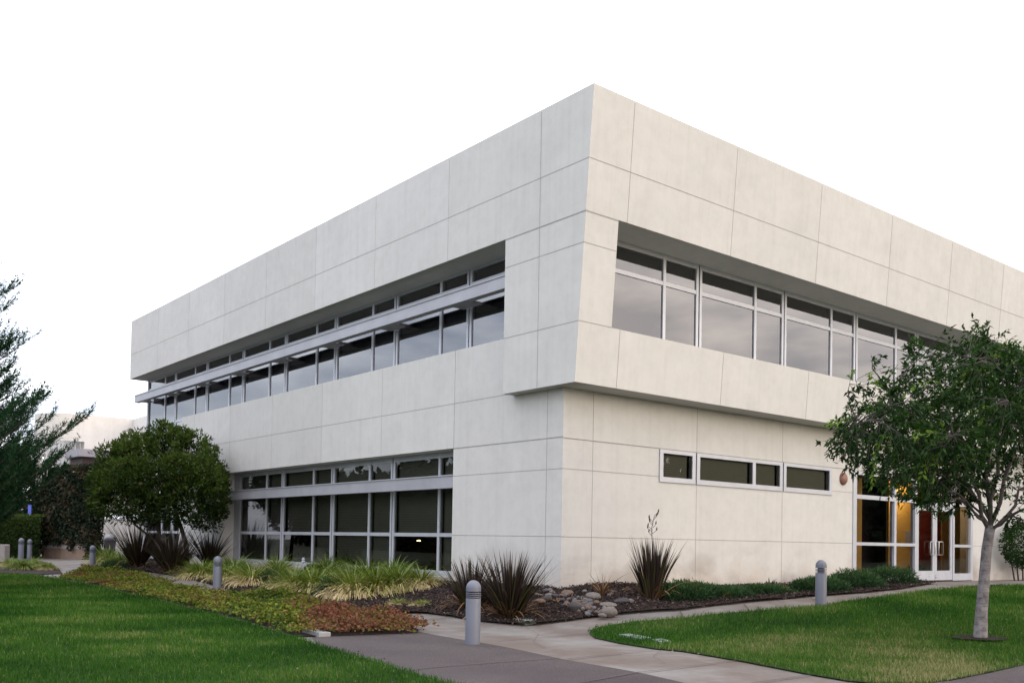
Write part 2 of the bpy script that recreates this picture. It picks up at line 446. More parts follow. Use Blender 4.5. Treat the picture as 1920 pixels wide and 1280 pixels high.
def m_agg():
    m, t, o = mat_new('exposed_aggregate'); k = NT(t); v = k.geo()
    c = k.ramp(k.noise(v, 70, 3, .8), [(.30, (.014, .012, .013)), (.5, (.052, .045, .048)), (.72, (.16, .144, .146))])
    c = k.mix(.85, c, k.ramp(k.noise(v, .7, 5), [(.3, (.58, .50, .53)), (.7, (1.08, 1.03, 1.0))]), 'MULTIPLY')
    k.princ(o, c, .8, 0, k.bump(k.noise(v, 90, 3), .5, .006), .3); return m
def m_soil():
    m, t, o = mat_new('bark_soil'); k = NT(t); v = k.geo()
    c = k.ramp(k.noise(v, 22, 6, .8), [(.3, (.010, .007, .006)), (.55, (.030, .020, .018)), (.75, (.07, .05, .043))])
    k.princ(o, c, .95, 0, k.bump(k.noise(v, 30, 5, .8), .9, .03), .2); return m
CONC, AGG, SOIL = m_conc(), m_agg(), m_soil()
PATH = [(-13.5, -13.5), (34, -13.5), (34, .3), (.3, .3), (.3, 27.5), (6, 40), (0, 44), (-16, 44), (-13.5, 20)]
tag(drape('path', PATH, -.03, CONC, .45), kind='structure')
agg = Gs([(585,1192),(640,1187),(700,1185),(785,1181),(800,1184),(900,1201),(1050,1231),(1200,1257),(1280,1275),(1330,1288),(1400,1310),(1300,1420),(900,1400),(760,1300),(620,1225)])
tag(drape('aggregate_path', agg, -.018, AGG, .35), kind='structure')
agg2 = Gs([(1640,1279),(1779,1273),(1860,1257),(1920,1243),(2000,1215),(2150,1215),(2150,1330),(1700,1330)])
tag(drape('side_path', agg2, -.018, AGG, .35), kind='structure')

BED_EDGE = [(150,1060),(240,1068),(330,1079),(420,1101),(500,1113),(560,1122),(640,1135),(740,1147),(800,1148),(862,1157),(910,1164),(985,1171),(1025,1167),(1100,1157),(1162,1150),(1280,1142),(1380,1130),(1530,1116),(1629,1109),(1695,1102),(1756,1092)]
bed = Gs(BED_EDGE) + [(14.6, .1), (.2, .1), (.2, 27.4), (-1.2, 27.4)]
def bedmound(V2): return .05*snoise(np.c_[V2, V2[:, :1]*0], 5, 2.2)
tag(drape('mulch_bed', bed, .0, SOIL, .3, bedmound), kind='structure')
island = Gs([(-60,1052),(12,1050),(60,1049),(95,1055),(112,1066),(118,1074),(60,1076),(-60,1076)])
tag(drape('mulch_island', island, .0, SOIL, .4), kind='structure')
STRIP = [(118,1083),(165,1071),(240,1074),(330,1097),(350,1106),(420,1110),(500,1114),(560,1117),(600,1131),(660,1147),(730,1152),(785,1178),(783,1184),(700,1187),(620,1190),(560,1190),(500,1171),(400,1146),(300,1121),(200,1098)]
strip = Gs(STRIP)
tag(drape('planting_strip', strip, -.01, SOIL, .35), kind='structure')

def m_turf():
    m, t, o = mat_new('lawn_turf'); k = NT(t); v = k.geo()
    c = k.ramp(k.noise(v, 18, 5, .7), [(.3, (.010, .026, .006)), (.7, (.03, .062, .013))])
    k.princ(o, c, .95, 0, k.bump(k.noise(v, 40, 4), .8, .03), .1); return m
TURF = m_turf()
lawnL = Gs([(-80,1076),(0,1075),(60,1077),(120,1086),(200,1101),(300,1124),(400,1150),(500,1176),(560,1194),(600,1208),(690,1233),(760,1254),(830,1274),(900,1292)]) + Gs([(960,1330),(960,1500),(-500,1500)]) + [(-26, -6), (-26, 26)]
lawnR = Gs([(1105,1185),(1107,1179),(1125,1173),(1185,1163),(1280,1156),(1400,1144),(1530,1135),(1579,1127),(1649,1118),(1752,1105),(1850,1098),(1920,1097),(2040,1096)]) + [(30, -2.2), (30, -10)] + Gs([(2040,1215),(1920,1243),(1860,1256),(1779,1272),(1725,1279),(1644,1278),(1590,1273),(1508,1259),(1400,1238),(1280,1218),(1225,1213),(1162,1203),(1115,1193)])
tag(drape('left_lawn', lawnL, -.012, TURF, .4), kind='structure')
tag(drape('right_lawn', lawnR, -.012, TURF, .4), kind='structure')
GRASS = m_leaf('grass_blade', [(0, (.010, .040, .005)), (.3, (.024, .080, .009)), (.6, (.056, .132, .018)), (.82, (.13, .165, .048)), (1, (.26, .24, .12))], .3, .6, None, .004)
def grass(name, poly, label, seed, yellow):
    b = np.array(poly)[:, :2]; lo, hi = b.min(0), b.max(0)
    r = np.random.default_rng(seed)
    n = int((hi[0]-lo[0])*(hi[1]-lo[1])*2600)
    P = np.c_[r.uniform(lo[0], hi[0], n), r.uniform(lo[1], hi[1], n)]
    P = P[inpoly(P, poly)]
    q = np.c_[P, gv(P[:, 0], P[:, 1])]; c = (q-CAM)@RM.T
    d = c[:, 2]; px = 960+FPX*c[:, 0]/np.maximum(d, .1)
    keep = (d > 3.0) & (px > -500) & (px < 2400)
    P, d, q = P[keep], d[keep], q[keep]
    pr = np.clip((9.5/d)**1.6, .06, 1); k = r.uniform(0, 1, len(P)) < pr
    P, d, q = P[k], d[k], q[k]
    N = len(P); q = q+np.c_[r.normal(0, .03, (N, 2)), np.zeros(N)-.012]
    N = len(P); sc = np.clip(d/9.5, .8, 2.6)
    pat = snoise(q*np.array([1, 1, 0]), 3, 1.1); pat2 = snoise(q*np.array([1, 1, 0]), 9, 4.0)
    edge = yellow(q, pat)
    tone = np.clip(-.04+.54*pat+.22*pat2+.22*r.uniform(-1, 1, N)+edge + (r.uniform(0, 1, N) < .05)*.4, 0, 1)
    L = r.uniform(.035, .075, N)*(.75+.5*pat2)*np.sqrt(sc)
    V, F, A = blades(q, r.uniform(0, 6.28, N), r.uniform(0, .5, N), r.uniform(.1, 1.1, N), L, r.uniform(.004, .0075, N)*sc, 2, tone, pw=2.0)
    tag(link(name, np_mesh(name, V, F, A), GRASS), label, 'grass', kind='stuff')
grass('lawn_grass', lawnL, 'mown deep green grass of the left lawn', 1, lambda q, p: (snoise(q*np.array([1,1,0]), 21, .8) > .72)*.16)
def yel(q, p):
    c = (q-CAM)@RM.T; near = np.clip((16.5-c[:, 2])/5, 0, 1)
    return near*(.22+.40*(snoise(q*np.array([1,1,0]), 33, 1.6)))+.07
grass('lawn_grass', lawnR, 'mown grass of the right lawn with yellowed patches', 2, yel)

# joints in the paving
def strip_line(mb, pts, w_, dz):
    for (a, b) in zip(pts[:-1], pts[1:]):
        a = np.array(a[:2]); b = np.array(b[:2]); t = (b-a)/np.linalg.norm(b-a); s = np.array([-t[1], t[0]])*w_/2
        k = max(1, int(np.linalg.norm(b-a)/.3))
        for i in range(k):
            p0 = a+(b-a)*i/k; p1 = a+(b-a)*(i+1)/k
            mb.face([(p[0], p[1], g(p[0], p[1])+dz) for p in (p0-s, p0+s, p1+s, p1-s)])
mb = MB()
for l in ([(902,1201),(990,1194),(1080,1186),(1112,1184)], [(1065,1232),(1225,1215)], [(1200,1257),(1290,1246),(1400,1232)], [(800,1183),(870,1180)], [(765,1160),(850,1156)],
          [(1137,1158),(1190,1161)], [(1275,1143),(1282,1155)], [(1395,1130),(1405,1142)], [(1520,1118),(1545,1132)], [(1625,1110),(1650,1116)], [(640,1136),(610,1130)], [(560,1122),(540,1115)],
          [(1330,1288),(1460,1270),(1520,1262)], [(470,1109),(440,1112)], [(300,1075),(285,1083)], [(200,1064),(175,1071)]):
    strip_line(mb, Gs(l), .022, -.012)
for l in ([(640,1275),(800,1249),(1050,1231)], [(900,1300),(1100,1275),(1200,1257)]):
    strip_line(mb, Gs(l), .02, -.006)
for l in ([(985,1172),(1010,1186),(1000,1200),(1022,1212)], [(1240,1216),(1225,1228),(1248,1240)], [(690,1240),(760,1216),(812,1214)], [(600,1128),(640,1150)]):
    strip_line(mb, Gs(l), .007, -.010)
tag(mb.build('path_joints', m_plain('joint_dirt', (.06, .048, .042), .95), fix=False), kind='structure')

# bark chips
CHIP = m_leaf('bark_chip', [(0, (.010, .007, .007)), (.4, (.034, .022, .019)), (.72, (.085, .058, .048)), (1, (.24, .19, .16))], 0, .7, None, .02)
n = 420000
lo, hi = np.array(bed).min(0), np.array(bed).max(0)
P = np.c_[RNG.uniform(lo[0], hi[0], n), RNG.uniform(lo[1], hi[1], n)]
P = P[inpoly(P, bed)]
dd = (np.c_[P, P[:, 0]*0]-CAM)@RM.T[:, 2]
P = P[RNG.uniform(0, 1, len(P)) < np.clip(20/dd, 0, 1)**2]
z = gv(P[:, 0], P[:, 1])+bedmound(P)+RNG.uniform(0, .035, len(P))
dv = unit(len(P)); dv[:, 2] *= .6
V, F, A = leaves(np.c_[P, z], dv, RNG.uniform(.03, .085, len(P)), RNG.uniform(.015, .035, len(P)), np.clip(RNG.beta(2, 3.2, len(P)), 0, 1), .1)
tag(link('bark_mulch', np_mesh('bark_mulch', V, F, A), CHIP), 'dark brown bark chips covering the planting bed', 'mulch', kind='stuff')

# ================================================================== OFFICE BUILDING
def Yf(z): return -.68 - .0717*(z-4.27)          # battered right-hand face of the upper floor
XL = -.32                                        # left face of parapet and pier
XE = 42.0                                        # far right end
YE = 27.68                                       # far left end
TOP, SOF, SIL_R, SIL_L, BOT = 10.25, 7.73, 5.50, 5.61, 4.27
office = empty('office_building', (0, 0, 0), 'large cream two-storey office building with long ribbon windows and a leaning upper corner', 'building')
fY = lambda u, p, q: (u, p, q)
# --- ground floor walls and left spandrel
mb = MB()
mb.box((0, .4, -.6), (.45, 3.94, BOT))                        # left wall by the corner
mb.box((0, 1.66, BOT), (.45, 3.94, SIL_L))
mb.box((0, 3.94, 3.235), (.45, 18.05, SIL_L))                 # left spandrel over the ground windows
mb.box((0, 18.05, -.6), (.62, 22.2, SIL_L))
mb.box((0.02, 3.94, -.6), (.45, 18.05, .10))                  # curb below windows
mb.box((0, 0, -.6), (11.12, .4, 2.44)); mb.box((0, 0, 3.19), (XE, .4, BOT))
mb.box((0, 0, 2.44), (2.99, .4, 3.19)); mb.box((10.04, 0, 2.44), (11.12, .4, 3.19))
mb.box((18.36, 0, -.6), (XE, .4, 3.19))
WALL_MB = mb
# --- spandrel of the right side and the corner pier
mb = MB()
mb.prism([(Yf(SIL_R), SIL_R), (Yf(BOT), BOT), (.34, BOT), (.34, SIL_R)], fY, .62, XE)
mb.prism([(Yf(SOF), SOF), (Yf(BOT), BOT), (1.66, BOT), (1.66, SOF)], fY, XL, .62)
PIER_MB = mb
mb = MB()
mb.prism([(Yf(TOP), TOP), (Yf(SOF), SOF), (.6, SOF), (.6, TOP)], fY, XL, XE)
mb.box((XL, .6, SOF), (.75, YE, TOP))
mb.box((.75, YE-.4, SOF), (20, YE, TOP))
PARA_MB = mb
mb = MB(); mb.box((.75, .6, 9.5), (XE, YE-.4, 9.7)); mb.build('roof', m_plain('roof_membrane', (.3, .3, .3), .9), office)
mb = MB()                                                     # flat sheet coping on top of the parapet
mb.box((XL+.02, Yf(TOP)+.02, TOP+.003), (XE, -.55, TOP+.02)); mb.box((XL+.02, -.549, TOP+.003), (.74, YE-.02, TOP+.02))
mb.build('parapet_cap', m_plain('cap_metal', (.50, .49, .47), .6, .1), office)
# --- control joints (proud sealant beads)
J = .0105
def jl_v(mb, X, y, z0, z1, w_=J): mb.box((X-.003, y-w_/2, z0), (X-.0005, y+w_/2, z1))
def jl_h(mb, X, z, y0, y1, w_=J): mb.box((X-.0035, y0, z-w_/2), (X-.001, y1, z+w_/2))
def jr_v(mb, x, z0, z1, flat=None, w_=J):
    f = (lambda z: flat) if flat is not None else Yf
    mb.prism([(f(z0)-.003, z0), (f(z1)-.003, z1), (f(z1)-.0005, z1), (f(z0)-.0005, z0)], fY, x-w_/2, x+w_/2)
def jr_h(mb, z, x0, x1, flat=None, w_=J):
    y = flat if flat is not None else Yf(z)
    mb.box((x0, y-.0045, z-w_/2), (x1, y-.001, z+w_/2))
YJ = [.50+3.395*k for k in range(8)]; XJ = [.875+3.445*k for k in range(12)]
mb = PARA_MB; mb.second()
jl_h(mb, XL, 8.78, Yf(8.78), YE); jr_h(mb, 8.78, XL, XE)
for y in YJ: jl_v(mb, XL, y, SOF, TOP-.04, .010 if y < 1 else .003)
for x in XJ: jr_v(mb, x, SOF, TOP-.04)
mb.build('parapet', [WALLM, JOINT], office)
mb = PIER_MB; mb.second()
for z in (7.085, 5.508): jl_h(mb, XL, z, Yf(z), 1.66); jr_h(mb, z, XL, .62)
jl_h(mb, XL, 7.715, Yf(7.715), 1.66, .026); jr_h(mb, 7.715, XL, .62, None, .026)
jl_v(mb, XL, YJ[0], BOT, SOF-.03)
for x in XJ: jr_v(mb, x, BOT, SIL_R)
mb.build('upper_wall', [WALLM, JOINT], office)
mb = WALL_MB; mb.second()
jl_h(mb, 0, 4.32, 1.66, 22.2); jl_h(mb, 0, 3.225, 0, 3.94, .024); jl_h(mb, 0, 3.225, 18.05, 22.2)
for z in (2.56, 1.13): jl_h(mb, 0, z, 0, 3.94); jl_h(mb, 0, z, 18.05, 22.2)
jl_v(mb, 0, .51, .0, BOT)
jl_v(mb, 0, 3.935, 3.24, SIL_L, .012)
for y in YJ[2:7]: jl_v(mb, 0, y, 3.24 if y < 18 else .0, SIL_L, .004)
for x0, x1 in ((0, XE),): jr_h(mb, 3.205, x0, x1, 0, .022)
for x0, x1 in ((0, 2.99), (10.04, 11.12)): jr_h(mb, 2.56, x0, x1, 0)
for x0, x1 in ((0, 11.12), (18.36, XE)): jr_h(mb, 1.125, x0, x1, 0)
for i, x in enumerate(XJ):
    jr_v(mb, x, 3.22, BOT, 0)
    if x < 2.9 or x > 18.4: jr_v(mb, x, 0, 3.19, 0)
    elif x < 10.5: jr_v(mb, x, 0, 2.43, 0)
mb.build('wall', [WALLM, JOINT], office)
mb = MB()                                                     # concrete footing line
mb.box((.03, -.0, -.7), (.3, 3.9, -.6)); mb.build('footing', m_plain('footing_concrete', (.2, .18, .16), .9), office)

# --- windows
def PL(u, o, z): return (.5-o, u, z)
def PR(u, o, z, yg=.04): return (u, yg-o, z)
def wbox(mb, P, u0, u1, o0, o1, z0, z1): mb.box(P(u0, o0, z0), P(u1, o1, z1))
def window(P, u0, u1, split, zs, bars, glass=GLASS, dbl=(True, True), blind=True, drop=None, bw=.09):
    """one bay: zs = (z0,z1); bars = [(za,zb)] horizontal members; split = u of the inner mullion; half of a double mullion at each end"""
    z0, z1 = zs; mb = MB(); e = .082; gap = .022
    a = u0+(gap if dbl[0] else 0); b = u1-(gap if dbl[1] else 0)
    for (p, q) in ((a, a+e), (b-e, b)): wbox(mb, P, p, q, -.06, .032, z0, z1)
    us = [a+e]
    if split is not None:
        wbox(mb, P, split-bw/2, split+bw/2, -.06, .032, z0, z1); us += [split-bw/2, split+bw/2]
    us.append(b-e)
    for (p, q) in zip(us[::2], us[1::2]):
        for za, zb in bars: wbox(mb, P, p, q, -.06, .026, za, zb)
    mb.second()
    if dbl[0]: wbox(mb, P, u0, u0+gap, -.05, .008, z0, z1)
    if dbl[1]: wbox(mb, P, u1-gap, u1, -.05, .008, z0, z1)
    fr = mb.build('window', [ALU, DARKGAP], office)
    pm = MB()
    for (p, q) in zip(us[::2], us[1::2]):
        prev = z0
        for za, zb in sorted(bars)+[(z1, z1)]:
            if za-prev > .05:
                pts = [P(p-.01, 0, prev-.01), P(q+.01, 0, prev-.01), P(q+.01, 0, za+.01), P(p-.01, 0, za+.01)]
                pm.face(pts[::-1] if P is PL else pts)
            prev = zb
    pn = pm.build('pane', glass, fr, fix=False)
    if blind:
        bm_ = MB()
        dr = drop or (z0, z0)
        for (p, q), zb in zip(zip(us[::2], us[1::2]), dr):
            wbox(bm_, P, p-.02, q+.02, -.16, -.13, zb, z1-.02)
        bm_.build('blind', BLIND, fr)
    return fr
# fix double gap: each bay fills its own side only
LY = [4.05+3.375*k for k in range(8)]
upbars = [(7.655, 7.73), (7.28, 7.37)]
LB = [LY[0]-3.375]+LY
for i in range(8):
    u0, u1 = LB[i], LB[i+1]
    curtain = u1 > 22.5
    z0 = .0 if u0 > 20 else 5.3
    bars = list(upbars)+([(5.63, 5.72), (4.25, 4.34), (2.56, 2.65), (1.08, 1.17), (0, .1)] if u0 > 20 else [])
    if i == 0: window(PL, 1.6, u1, None, (z0, SOF), bars, dbl=(False, True), drop=(5.3,))
    else: window(PL, u0, u1, u0+1.235, (z0, SOF), bars)
mb = MB(); mb.box((.44, YE-.12, -.2), (.62, YE+.0, SOF)); mb.build('corner_post', ALU, office)
# left ground floor
lowbars = [(3.10, 3.235), (2.52, 2.64), (1.09, 1.185), (.10, .23)]
gb = [3.94, 7.42, 10.8, 14.17, 18.05]
for i in range(4):
    u0, u1 = gb[i], gb[i+1]
    dr = [(.1, 1.14), (.1, .1), (.1, 1.12), (.1, .1)][i]
    s = u0+1.235 if i else 5.2
    window(PL, u0, u1 if i < 3 else 17.62, s, (.10, 3.235), lowbars, GLASS_LOW, dbl=(i > 0, True), drop=dr)
mb = MB(); wbox(mb, PL, 17.62, 18.05, -.02, .03, .1, 3.235); mb.build('jamb_panel', ALU, office)
# right upper
RX = [.62]+[4.345+3.445*k for k in range(11)]
for i in range(11):
    u0, u1 = RX[i], RX[i+1]
    window(PR, u0, u1, u1-1.235, (5.3, SOF), [(7.61, 7.73), (7.0, 7.095)], dbl=(i > 0, True))
# small windows of the right ground floor
PS = lambda u, o, z: (u, .02-o, z)
def small(u0, u1, split):
    mb = MB(); z0, z1 = 2.44, 3.19; e = .115
    def fb(a, b, c, d): mb.box((a, -.03, c), (b, .09, d))
    fb(u0, u0+e, z0, z1); fb(u1-e, u1, z0, z1)
    us = [u0+e]
    if split: fb(split-.06, split+.06, z0, z1); us += [split-.06, split+.06]
    us.append(u1-e)
    for p, q in zip(us[::2], us[1::2]): fb(p, q, z0, z0+.115); fb(p, q, z1-.085, z1)
    mb.second(); mb.box((u1, -.01, 2.44), (u1+.03, .05, 3.19))
    fr = mb.build('window', [ALU, DARKGAP], office)
    pm = MB(); bl = MB()
    for p, q in zip(us[::2], us[1::2]):
        pm.face([(p-.01, -.008, z0+.1), (q+.01, -.008, z0+.1), (q+.01, -.008, z1-.08), (p-.01, -.008, z1-.08)])
        bl.box((p-.05, .095, z0+.05), (q-.07, .11, z1-.05))
    pm.build('pane', GLASS_LOW, fr, fix=False); bl.build('blind', BLIND, fr)
small(2.995, 4.255, None); small(4.30, 7.74, 6.53); small(7.79, 10.035, None)
# dim rooms behind the glass
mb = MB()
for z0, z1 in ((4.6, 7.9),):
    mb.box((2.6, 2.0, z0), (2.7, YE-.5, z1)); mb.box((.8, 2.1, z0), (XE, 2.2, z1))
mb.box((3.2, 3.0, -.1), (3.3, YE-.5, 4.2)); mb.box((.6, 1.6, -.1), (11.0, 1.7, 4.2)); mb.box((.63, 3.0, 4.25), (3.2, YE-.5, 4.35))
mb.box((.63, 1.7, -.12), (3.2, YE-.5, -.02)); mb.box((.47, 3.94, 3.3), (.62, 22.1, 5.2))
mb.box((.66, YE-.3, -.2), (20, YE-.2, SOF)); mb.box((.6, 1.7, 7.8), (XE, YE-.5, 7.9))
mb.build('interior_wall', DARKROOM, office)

# --- sun shelves
def shelf(Xf, y0, y1, z0, z1, brackets, Xb):
    mb = MB()
    mb.box((Xf, y0, z0+.03), (Xf+.03, y1, z1-.03))
    mb.box((Xf-.022, y0-.0, z1-.03), (Xf+.19, y1, z1)); mb.box((Xf-.012, y0, z0), (Xf+.19, y1, z0+.03))
    s = mb.build('sun_shelf', ALU_D, office)
    for y, wd in brackets:
        bb = MB(); bb.box((Xf+.03, y-wd, z0+.032), (Xb, y+wd*.3, z0+.06)); bb.box((Xf+.03, y-.02, z0+.06), (Xb, y+.02, z1-.05))
        bb.build('bracket', ALU_D, s)
    return s
shelf(-.17, 1.662, 27.42, 6.70, 7.01, [(y, .55) for y in LY[:-1]]+[(27.2, .45)], .43)
shelf(.0, 3.945, 17.99, 2.275, 2.60, [(y, .12) for y in gb[1:4]], .42)
mb = MB(); mb.box((.05, 17.9, 2.28), (.5, 17.985, 2.59)); mb.build('shelf_end_plate', ALU_D, office)

# --- entrance
ent = MB()
def eb(a, b, c, d, o=.07): ent.box((a, -.03, c), (b, .12, d))
eb(11.12, 11.30, 0, 3.19); eb(13.36, 13.48, 0, 3.19); eb(14.58, 14.70, 0, 3.19); eb(17.0, 17.10, 0, 3.19); eb(18.20, 18.36, 0, 3.19)
for a, b in ((11.30, 13.36), (13.48, 14.58), (17.10, 18.20)):
    eb(a, b, 3.09, 3.19); eb(a, b, 2.40, 2.52); eb(a, b, 1.07, 1.16); eb(a, b, 0, .22)
eb(14.70, 17.0, 3.09, 3.19); eb(14.70, 17.0, 2.36, 2.48)
entrance = ent.build('entrance_frame', ALU, office)
pm = MB()
for a, b in ((11.30, 13.36), (13.48, 14.58), (17.10, 18.20)):
    for c, d in ((.22, 1.07), (1.16, 2.40), (2.52, 3.09)):
        pm.face([(a-.01, .045, c-.01), (b+.01, .045, c-.01), (b+.01, .045, d+.01), (a-.01, .045, d+.01)])
pm.face([(14.69, .045, 2.47), (17.01, .045, 2.47), (17.01, .045, 3.1), (14.69, .045, 3.1)])
pm.build('pane', GLASS_CLEAR, entrance, fix=False)
for a, b, hx in ((14.71, 15.845, 15.72), (15.855, 16.99, 15.98)):
    d = MB()
    for q in ((a, a+.13, .02, 2.35), (b-.13, b, .02, 2.35), (a+.13, b-.13, .02, .32), (a+.13, b-.13, 2.2, 2.35)): d.box((q[0], -.01, q[2]), (q[1], .05, q[3]))
    dr = d.build('door', ALU, office)
    p = MB(); p.face([(a+.12, .02, .31), (b-.12, .02, .31), (b-.12, .02, 2.21), (a+.12, .02, 2.21)]); p.build('pane', GLASS_CLEAR, dr, fix=False)
    s = 1 if hx > 15.85 else -1
    h = MB(); h.tube([(hx, -.01, .82), (hx, -.07, .82), (hx, -.075, .84), (hx, -.075, 1.21), (hx, -.07, 1.23), (hx, -.01, 1.23)], [.016]*6, 8)
    h.tube([(hx, -.07, .82), (hx+s*.26, -.07, .82), (hx+s*.28, -.07, .85), (hx+s*.28, -.07, 1.2), (hx+s*.26, -.07, 1.23), (hx, -.07, 1.23)], [.014]*6, 8)
    h.build('handle', m_plain('polished_steel', (.5, .5, .5), .3, .9), dr, True)
# lobby interior
YEL = m_plain('ochre_lobby_paint', (.52, .34, .10), .7, 0, .08, 2)
for xa, xb in ((13.0, 15.5), (17.2, 18.75), (20.9, 25.9)):
    LW = MB(); LW.box((xa, 2.3, 0), (xb, 2.4, 3.3)); LW.build('lobby_wall', YEL, office)
LW = MB(); LW.box((15.4, 3.2, 0), (26, 3.3, 3.3)); LW.box((11.0, .42, 0), (11.1, 3.2, 3.3)); LW.box((11.1, 3.2, 0), (15.4, 3.3, 3.3)); LW.box((25.9, .42, 0), (26, 2.3, 3.3))
LW.box((11.1, .42, 3.3), (26, 3.3, 3.4)); LW.build('lobby_partition', m_plain('dim_lobby', (.045, .03, .035), .8), office)
LW = MB(); LW.box((18.75, 2.32, 0), (20.9, 2.4, 3.3)); LW.build('lobby_panel', m_plain('red_lobby_panel', (.21, .028, .022), .6), office)
LW = MB(); LW.box((11.1, .13, -.1), (26, 3.3, -.005)); LW.build('lobby_floor', m_plain('lobby_carpet', (.10, .07, .06), .9), office)
LW = MB(); LW.box((18.3, 2.24, 1.18), (18.52, 2.299, 1.62)); LW.build('lobby_phone', m_plain('grey_phone', (.35, .36, .45), .5), office)
lm = bpy.data.materials.new('lamp_glow'); lm.use_nodes = True
b = lm.node_tree.nodes['Principled BSDF']; b.inputs['Base Color'].default_value = (1, .75, .4, 1); b.inputs['Emission Color'].default_value = (1, .68, .28, 1); b.inputs['Emission Strength'].default_value = 9
LW = MB(); LW.lathe([(.11, 0), (.12, .03), (.12, .07)], 20, (17.75, 1.75, 3.22)); LW.build('ceiling_lamp', lm, office, True)
ld = bpy.data.lights.new('lobby_lamp', 'POINT'); ld.energy = 95; ld.color = (1, .70, .34); ld.shadow_soft_size = .1
lo_ = bpy.data.objects.new('lobby_lamp', ld); COL.objects.link(lo_); lo_.location = (17.75, 1.75, 3.05); lo_.parent = office
LW = MB(); LW.lathe([(.055, 0), (.06, .02), (.03, .035)], 14, tuple(onX(785, 1014, 2.6))); LW.build('lamp_reflection', lm, office, True)  # added glowing disc behind the pane, stands in for a lamp reflection
# wall lamp
p = onY(1580, 897, 0)
LW = MB()
prof = [(.02, .0)]+[(.165*math.cos(a), .13*math.sin(a)) for a in np.linspace(0, math.pi/2*.98, 9)]
k = len(prof)
n0 = 28
for r_, d_ in [(.165, -.0)]+[(.165*math.cos(a), .12*math.sin(a)) for a in np.linspace(0, math.pi/2*.98, 9)]:
    for i in range(n0):
        th = 2*math.pi*i/n0; LW.v.append((p[0]+r_*math.cos(th), -.003-d_, p[2]+r_*1.12*math.sin(th)))
for j in range(9):
    for i in range(n0): LW.f.append((j*n0+i, j*n0+(i+1) % n0, (j+1)*n0+(i+1) % n0, (j+1)*n0+i))
LW.f.append(tuple(9*n0+i for i in range(n0)))
LW.build('wall_lamp', m_plain('terracotta_lamp', (.20, .095, .070), .5), office, True)

# ================================================================== ANNEX AND FAR LEFT
annex = empty('annex_building', (0, 48, 0), 'low pale plaster building with a curved wall behind the left end of the office', 'building')
Y0 = 48.0
a1 = onY(160, 778, Y0); a2 = onY(250, 785, Y0); hA = (a1[2]+a2[2])/2
cz0 = onY(160, 828, Y0)[2]
mb = MB()
off = lambda x, y, z: (x, y-48, z)
mb.box(off(a1[0], Y0, -.5), off(a2[0]+.0, Y0+10, hA)); mb.box(off(a2[0], 30.5, -.5), off(a2[0]+6, Y0+10, hA))
# curved end
a0 = onY(85, 782, Y0)
cxs = a1[0]; rC = abs(a1[0]-a0[0])*1.05
pts = [(cxs-rC*math.sin(t), Y0+rC*.9*(1-math.cos(t))) for t in np.linspace(0, math.pi/2, 14)]
for (p, q) in zip(pts[:-1], pts[1:]):
    mb.face([off(p[0], p[1], cz0), off(q[0], q[1], cz0), off(q[0], q[1], hA), off(p[0], p[1], hA)])
    p2, q2 = (p[0]+.15, p[1]+.25), (q[0]+.35, q[1]+.1)
    mb.face([off(*p2, -.5), off(*q2, -.5), off(*q2, cz0), off(*p2, cz0)])
    mb.face([off(*p, cz0), off(*q, cz0), off(*q2, cz0), off(*p2, cz0)])
mb.face([off(p[0], p[1], hA) for p in pts]+[off(pts[-1][0]+rC, pts[-1][1]+4, hA), off(cxs, Y0+8, hA)])
mb.build('wall', ANNEX, annex)
c1 = onY(158, 841, Y0-3); c2 = onY(204, 845, Y0-3)
mb = MB(); mb.box(off(c1[0]-.3, Y0-3, c1[2]-.45), off(c2[0]+1.5, Y0-.01, c1[2])); mb.build('canopy', m_plain('canopy_metal', (.30, .28, .32), .6), annex)
mb = MB(); mb.box(off(c1[0], Y0-2.6, c1[2]-.85), off(c2[0]+1.2, Y0-.02, c1[2]-.45)); mb.build('canopy_beam', m_plain('brown_beam', (.06, .04, .04), .7), annex)

def m_bark():
    m, t, o = mat_new('pale_bark'); k = NT(t); v = k.geo()
    c = k.ramp(k.noise(v, 9, 5, .7), [(.32, (.085, .075, .075)), (.5, (.185, .17, .175)), (.7, (.27, .255, .26))])
    bd = k.noise(k.geo((3, 3, 42)), 1.0, 4, .7)
    c = k.mix(.75, c, k.ramp(bd, [(.34, (.35, .32, .32)), (.46, (1, 1, 1))]), 'MULTIPLY')
    k.princ(o, c, .85, 0, k.bump(bd, .5, .012), .2); return m
BARK = m_bark()
BARK_X = m_plain('grey_bark', (.17, .155, .155), .9, 0, .4, 14, .6)
BARK_D = m_plain('dark_bark', (.04, .03, .027), .9, 0, .3, 9, .5)
IVY = m_leaf('ivy_leaf', [(0, (.010, .018, .010)), (.4, (.022, .036, .018)), (.7, (.055, .040, .028)), (1, (.10, .10, .04))], .15)
